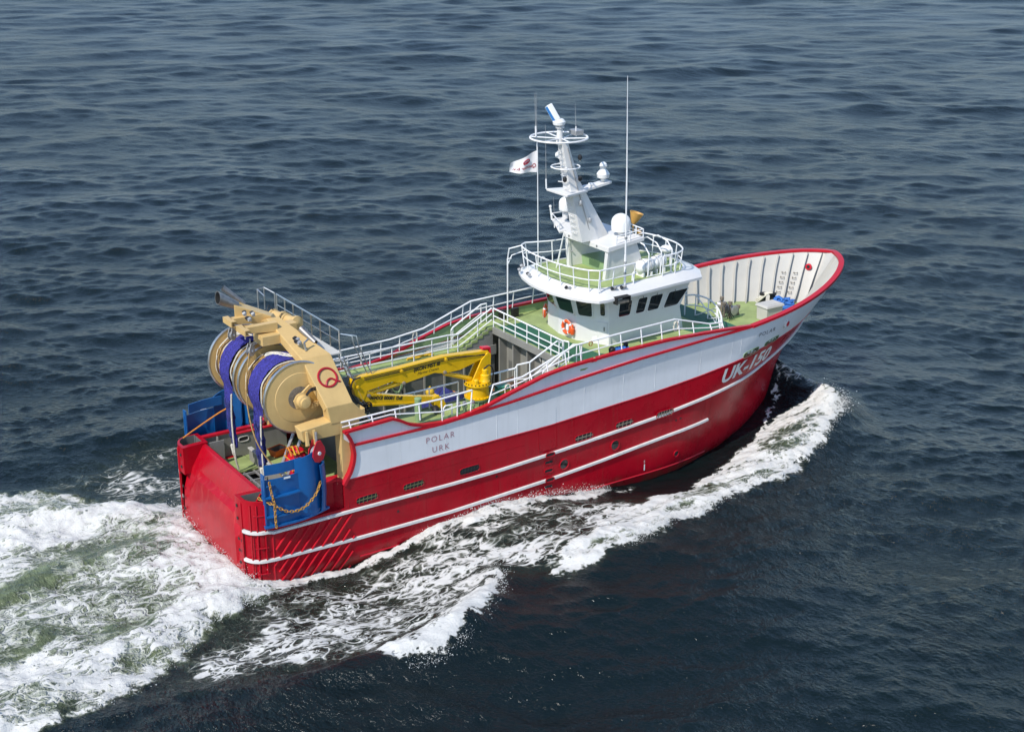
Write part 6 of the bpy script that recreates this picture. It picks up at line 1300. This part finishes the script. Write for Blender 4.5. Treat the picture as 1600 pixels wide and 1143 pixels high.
WATER = (.0034, .0088, .0094, 1)
def sea_material():
    m = bpy.data.materials.new('sea_water'); m.use_nodes = True; n, l = m.node_tree.nodes, m.node_tree.links; b = n['Principled BSDF']
    def nd(t, **kw):
        q = n.new(t)
        for k_, v_ in kw.items(): setattr(q, k_, v_)
        return q
    def math_(op, a, b2=None, c=None, clamp=False):
        q = nd('ShaderNodeMath', operation=op); q.use_clamp = clamp
        for i_, v_ in enumerate((a, b2, c)):
            if v_ is None: continue
            if isinstance(v_, (int, float)): q.inputs[i_].default_value = v_
            else: l.new(v_, q.inputs[i_])
        return q.outputs[0]
    def mapr(x, a, b2, c, d_, smooth=True):
        q = nd('ShaderNodeMapRange'); q.interpolation_type = 'SMOOTHSTEP' if smooth else 'LINEAR'
        for i_, v_ in enumerate((a, b2, c, d_)): q.inputs[i_+1].default_value = v_
        l.new(x, q.inputs[0]); return q.outputs[0]
    def noise(vec, sc, det, rough=.55, dist=0.0):
        q = nd('ShaderNodeTexNoise'); q.inputs['Scale'].default_value = sc; q.inputs['Detail'].default_value = det; q.inputs['Roughness'].default_value = rough; q.inputs['Distortion'].default_value = dist
        l.new(vec, q.inputs['Vector']); return q.outputs[0]
    def mapping(vec, rot, sc):
        q = nd('ShaderNodeMapping'); q.inputs['Rotation'].default_value = (0, 0, rot); q.inputs['Scale'].default_value = sc; l.new(vec, q.inputs[0]); return q.outputs[0]
    tc = nd('ShaderNodeTexCoord').outputs['Object']
    fo = nd('ShaderNodeAttribute', attribute_name='foam').outputs['Fac']; ae = nd('ShaderNodeAttribute', attribute_name='aerated').outputs['Fac']
    fv = mapping(tc, 0.10, (.34, 1.0, 1.0)); fl_ = mapping(tc, 0.1, (.62, 1.0, 1.0))
    n1 = noise(fv, 1.15, 5, .58, .6); n2 = noise(fv, 5.5, 3, .55, .4)
    # veins: ridged noise, two sizes
    r1 = noise(fl_, 1.15, 2, .5, .8); v1 = math_('SUBTRACT', 1.0, math_('MULTIPLY', math_('ABSOLUTE', math_('SUBTRACT', r1, .5)), 10.0), clamp=True)
    r2 = noise(fl_, 3.0, 2, .5, .7); v2 = math_('SUBTRACT', 1.0, math_('MULTIPLY', math_('ABSOLUTE', math_('SUBTRACT', r2, .5)), 8.0), clamp=True)
    vein = math_('MAXIMUM', v1, math_('MULTIPLY', v2, .8))
    val = math_('ADD', fo, math_('MULTIPLY', math_('SUBTRACT', n1, .5), .85))
    val = math_('ADD', val, math_('MULTIPLY', math_('SUBTRACT', n2, .5), .30))
    val = math_('ADD', val, math_('MULTIPLY', math_('SUBTRACT', vein, .30), .52))
    gate = mapr(fo, .03, .22, 0, 1)
    wq = nd('ShaderNodeMapRange'); wq.interpolation_type = 'SMOOTHSTEP'; wq.inputs[1].default_value = .53; l.new(val, wq.inputs[0]); l.new(math_('MULTIPLY_ADD', ae, .30, .74), wq.inputs[2])
    white = math_('MULTIPLY', wq.outputs[0], gate)
    thin = math_('MULTIPLY', mapr(val, .34, .72, 0, 1), gate)
    # colours
    deep = nd('ShaderNodeMix', data_type='RGBA'); deep.inputs[6].default_value = WATER; deep.inputs[7].default_value = (.17, .205, .105, 1)
    l.new(math_('MULTIPLY', ae, mapr(n1, .3, .75, .35, 1.0)), deep.inputs[0])
    c1 = nd('ShaderNodeMix', data_type='RGBA'); l.new(math_('MULTIPLY', thin, math_('MULTIPLY_ADD', ae, .55, .26)), c1.inputs[0]); l.new(deep.outputs[2], c1.inputs[6]); c1.inputs[7].default_value = (.40, .43, .345, 1)
    c2_ = nd('ShaderNodeMix', data_type='RGBA'); l.new(white, c2_.inputs[0]); l.new(c1.outputs[2], c2_.inputs[6]); c2_.inputs[7].default_value = (.60, .60, .575, 1)
    # relief: wind ripples across the wind
    rv = mapping(tc, math.atan2(vy, vx)+.1, (1.0, .48, 1.0)); rv2 = mapping(tc, math.atan2(vy, vx)-.25, (1.0, .62, 1.0))
    b1 = noise(rv, 1.3, 3, .6, .2); b2 = noise(rv2, 5.2, 3, .68, .15)
    h = math_('ADD', math_('MULTIPLY', b1, .17), math_('MULTIPLY', b2, .135))
    patch = noise(mapping(tc, .9, (1, .5, 1)), .045, 1, .5); h = math_('MULTIPLY', h, mapr(patch, .3, .7, .55, 1.35))
    w_ = n.new('ShaderNodeBsdfPrincipled'); w_.inputs['Base Color'].default_value = WATER; l.new(nd('ShaderNodeAttribute', attribute_name='ripple').outputs['Fac'], w_.inputs['Roughness']); w_.inputs['IOR'].default_value = 1.333
    bw = nd('ShaderNodeBump'); bw.inputs['Distance'].default_value = 1.0; l.new(h, bw.inputs['Height']); l.new(bw.outputs[0], w_.inputs['Normal'])
    # wake water and foam
    l.new(c2_.outputs[2], b.inputs['Base Color'])
    l.new(math_('ADD', .07, math_('MULTIPLY', math_('MAXIMUM', white, math_('MULTIPLY', thin, .5)), .75)), b.inputs['Roughness'])
    b.inputs['IOR'].default_value = 1.333
    l.new(math_('SUBTRACT', .5, math_('MULTIPLY', white, .4)), b.inputs['Specular IOR Level'])
    hw = math_('MULTIPLY', h, math_('SUBTRACT', 1.0, math_('MULTIPLY', white, .8)))
    hf = math_('MULTIPLY', math_('ADD', math_('MULTIPLY', n1, .19), math_('MULTIPLY', n2, .06)), math_('MAXIMUM', white, math_('MULTIPLY', thin, .6)))
    bp = nd('ShaderNodeBump'); bp.inputs['Distance'].default_value = 1.0
    l.new(math_('ADD', hw, hf), bp.inputs['Height']); l.new(bp.outputs[0], b.inputs['Normal'])
    mx = nd('ShaderNodeMixShader'); l.new(math_('ADD', math_('MULTIPLY', fo, 40.0), math_('MULTIPLY', ae, 40.0), clamp=True), mx.inputs[0]); l.new(w_.outputs[0], mx.inputs[1]); l.new(b.outputs[0], mx.inputs[2])
    l.new(mx.outputs[0], n['Material Output'].inputs['Surface'])
    return m
me.materials.append(sea_material())

# ------------------------------------------------------------------ spray thrown up along the breaking crests
def spray(name, path, width, count, hmax, zbase, label, seed):
    rs = np.random.RandomState(seed); P = np.array(smooth_path([(a, b, 0) for a, b in path], 6))[:, :2]
    seg = rs.randint(0, len(P)-1, count); t = rs.rand(count)[:, None]; c = P[seg]*(1-t)+P[seg+1]*t
    cl = rs.rand(count)**2; off = rs.randn(count, 2)*width
    z = np.interp(c[:, 0], [q[0] for q in sorted(zbase)], [q[1] for q in sorted(zbase)])+hmax*np.abs(rs.randn(count))*.45*(0.4+fbm(c[:, 0]*1.3, c[:, 1]*1.3, 2, seed))
    r = .006+.020*rs.rand(count)**2.5
    oc = np.array([(1,0,0),(-1,0,0),(0,1,0),(0,-1,0),(0,0,1),(0,0,-1)], float); fc = np.array([(0,2,4),(2,1,4),(1,3,4),(3,0,4),(2,0,5),(1,2,5),(3,1,5),(0,3,5)])
    ctr = np.stack([c[:, 0]+off[:, 0], c[:, 1]+off[:, 1], z], -1)
    vs = (ctr[:, None, :]+oc[None]*r[:, None, None]*(.7+.6*rs.rand(count, 1, 3))).reshape(-1, 3); fs = (fc[None]+6*np.arange(count)[:, None, None]).reshape(-1, 3)
    m_ = bpy.data.meshes.new(name); m_.vertices.add(len(vs)); m_.vertices.foreach_set('co', vs.ravel()); k = len(fs)
    m_.loops.add(k*3); m_.loops.foreach_set('vertex_index', fs.ravel().astype(np.int32)); m_.polygons.add(k); m_.polygons.foreach_set('loop_start', np.arange(0, k*3, 3, dtype=np.int32)); m_.polygons.foreach_set('use_smooth', np.ones(k, bool)); m_.update()
    m_.materials.append(FOAMW); o = bpy.data.objects.new(name, m_); COL.objects.link(o); o['kind'] = 'stuff'; tag(o, label, 'spray'); return o
FOAMW = mat('spray_white', (.70, .70, .68), .6, var=.05)
spray('bow_spray', BOW_OUT[:9], .20, 5200, .45, [(34.9, .9), (30, .75), (25, .5), (15, .25)], 'white spray along the breaking bow wave on the starboard side', 1)
spray('bow_spray', [(35.4, -3.4), (35.2, -4.6), (34, -5.6)], .35, 2400, .5, [(33, .9), (36, 1.0)], 'white burst of spray at the head of the bow wave', 5)
spray('side_spray', C2_OUT, .20, 3200, .40, [(9, .3), (5, .55), (1, .35)], 'white spray on the short breaking crest off the starboard quarter', 2)
spray('hull_spray', [(19, -4.75), (16.8, -4.65), (14, -4.6), (11.2, -4.55), (8, -4.6)], .12, 2600, .35, [(8, .1), (12, .55), (16, .2), (19, -.4)], 'low white spray where the sea runs along the red hull', 3)
spray('stern_spray', [(-.5, 4.8), (-.5, 0), (-.5, -4.4), (-1.2, -6.2), (-3.2, -6.8), (-6.1, -9.2), (-9.2, -10.2)], .30, 4200, .35, [(-10, .3), (-3, .45), (-.5, .25)], 'white spray thrown up along the edge of the stern wake', 4)
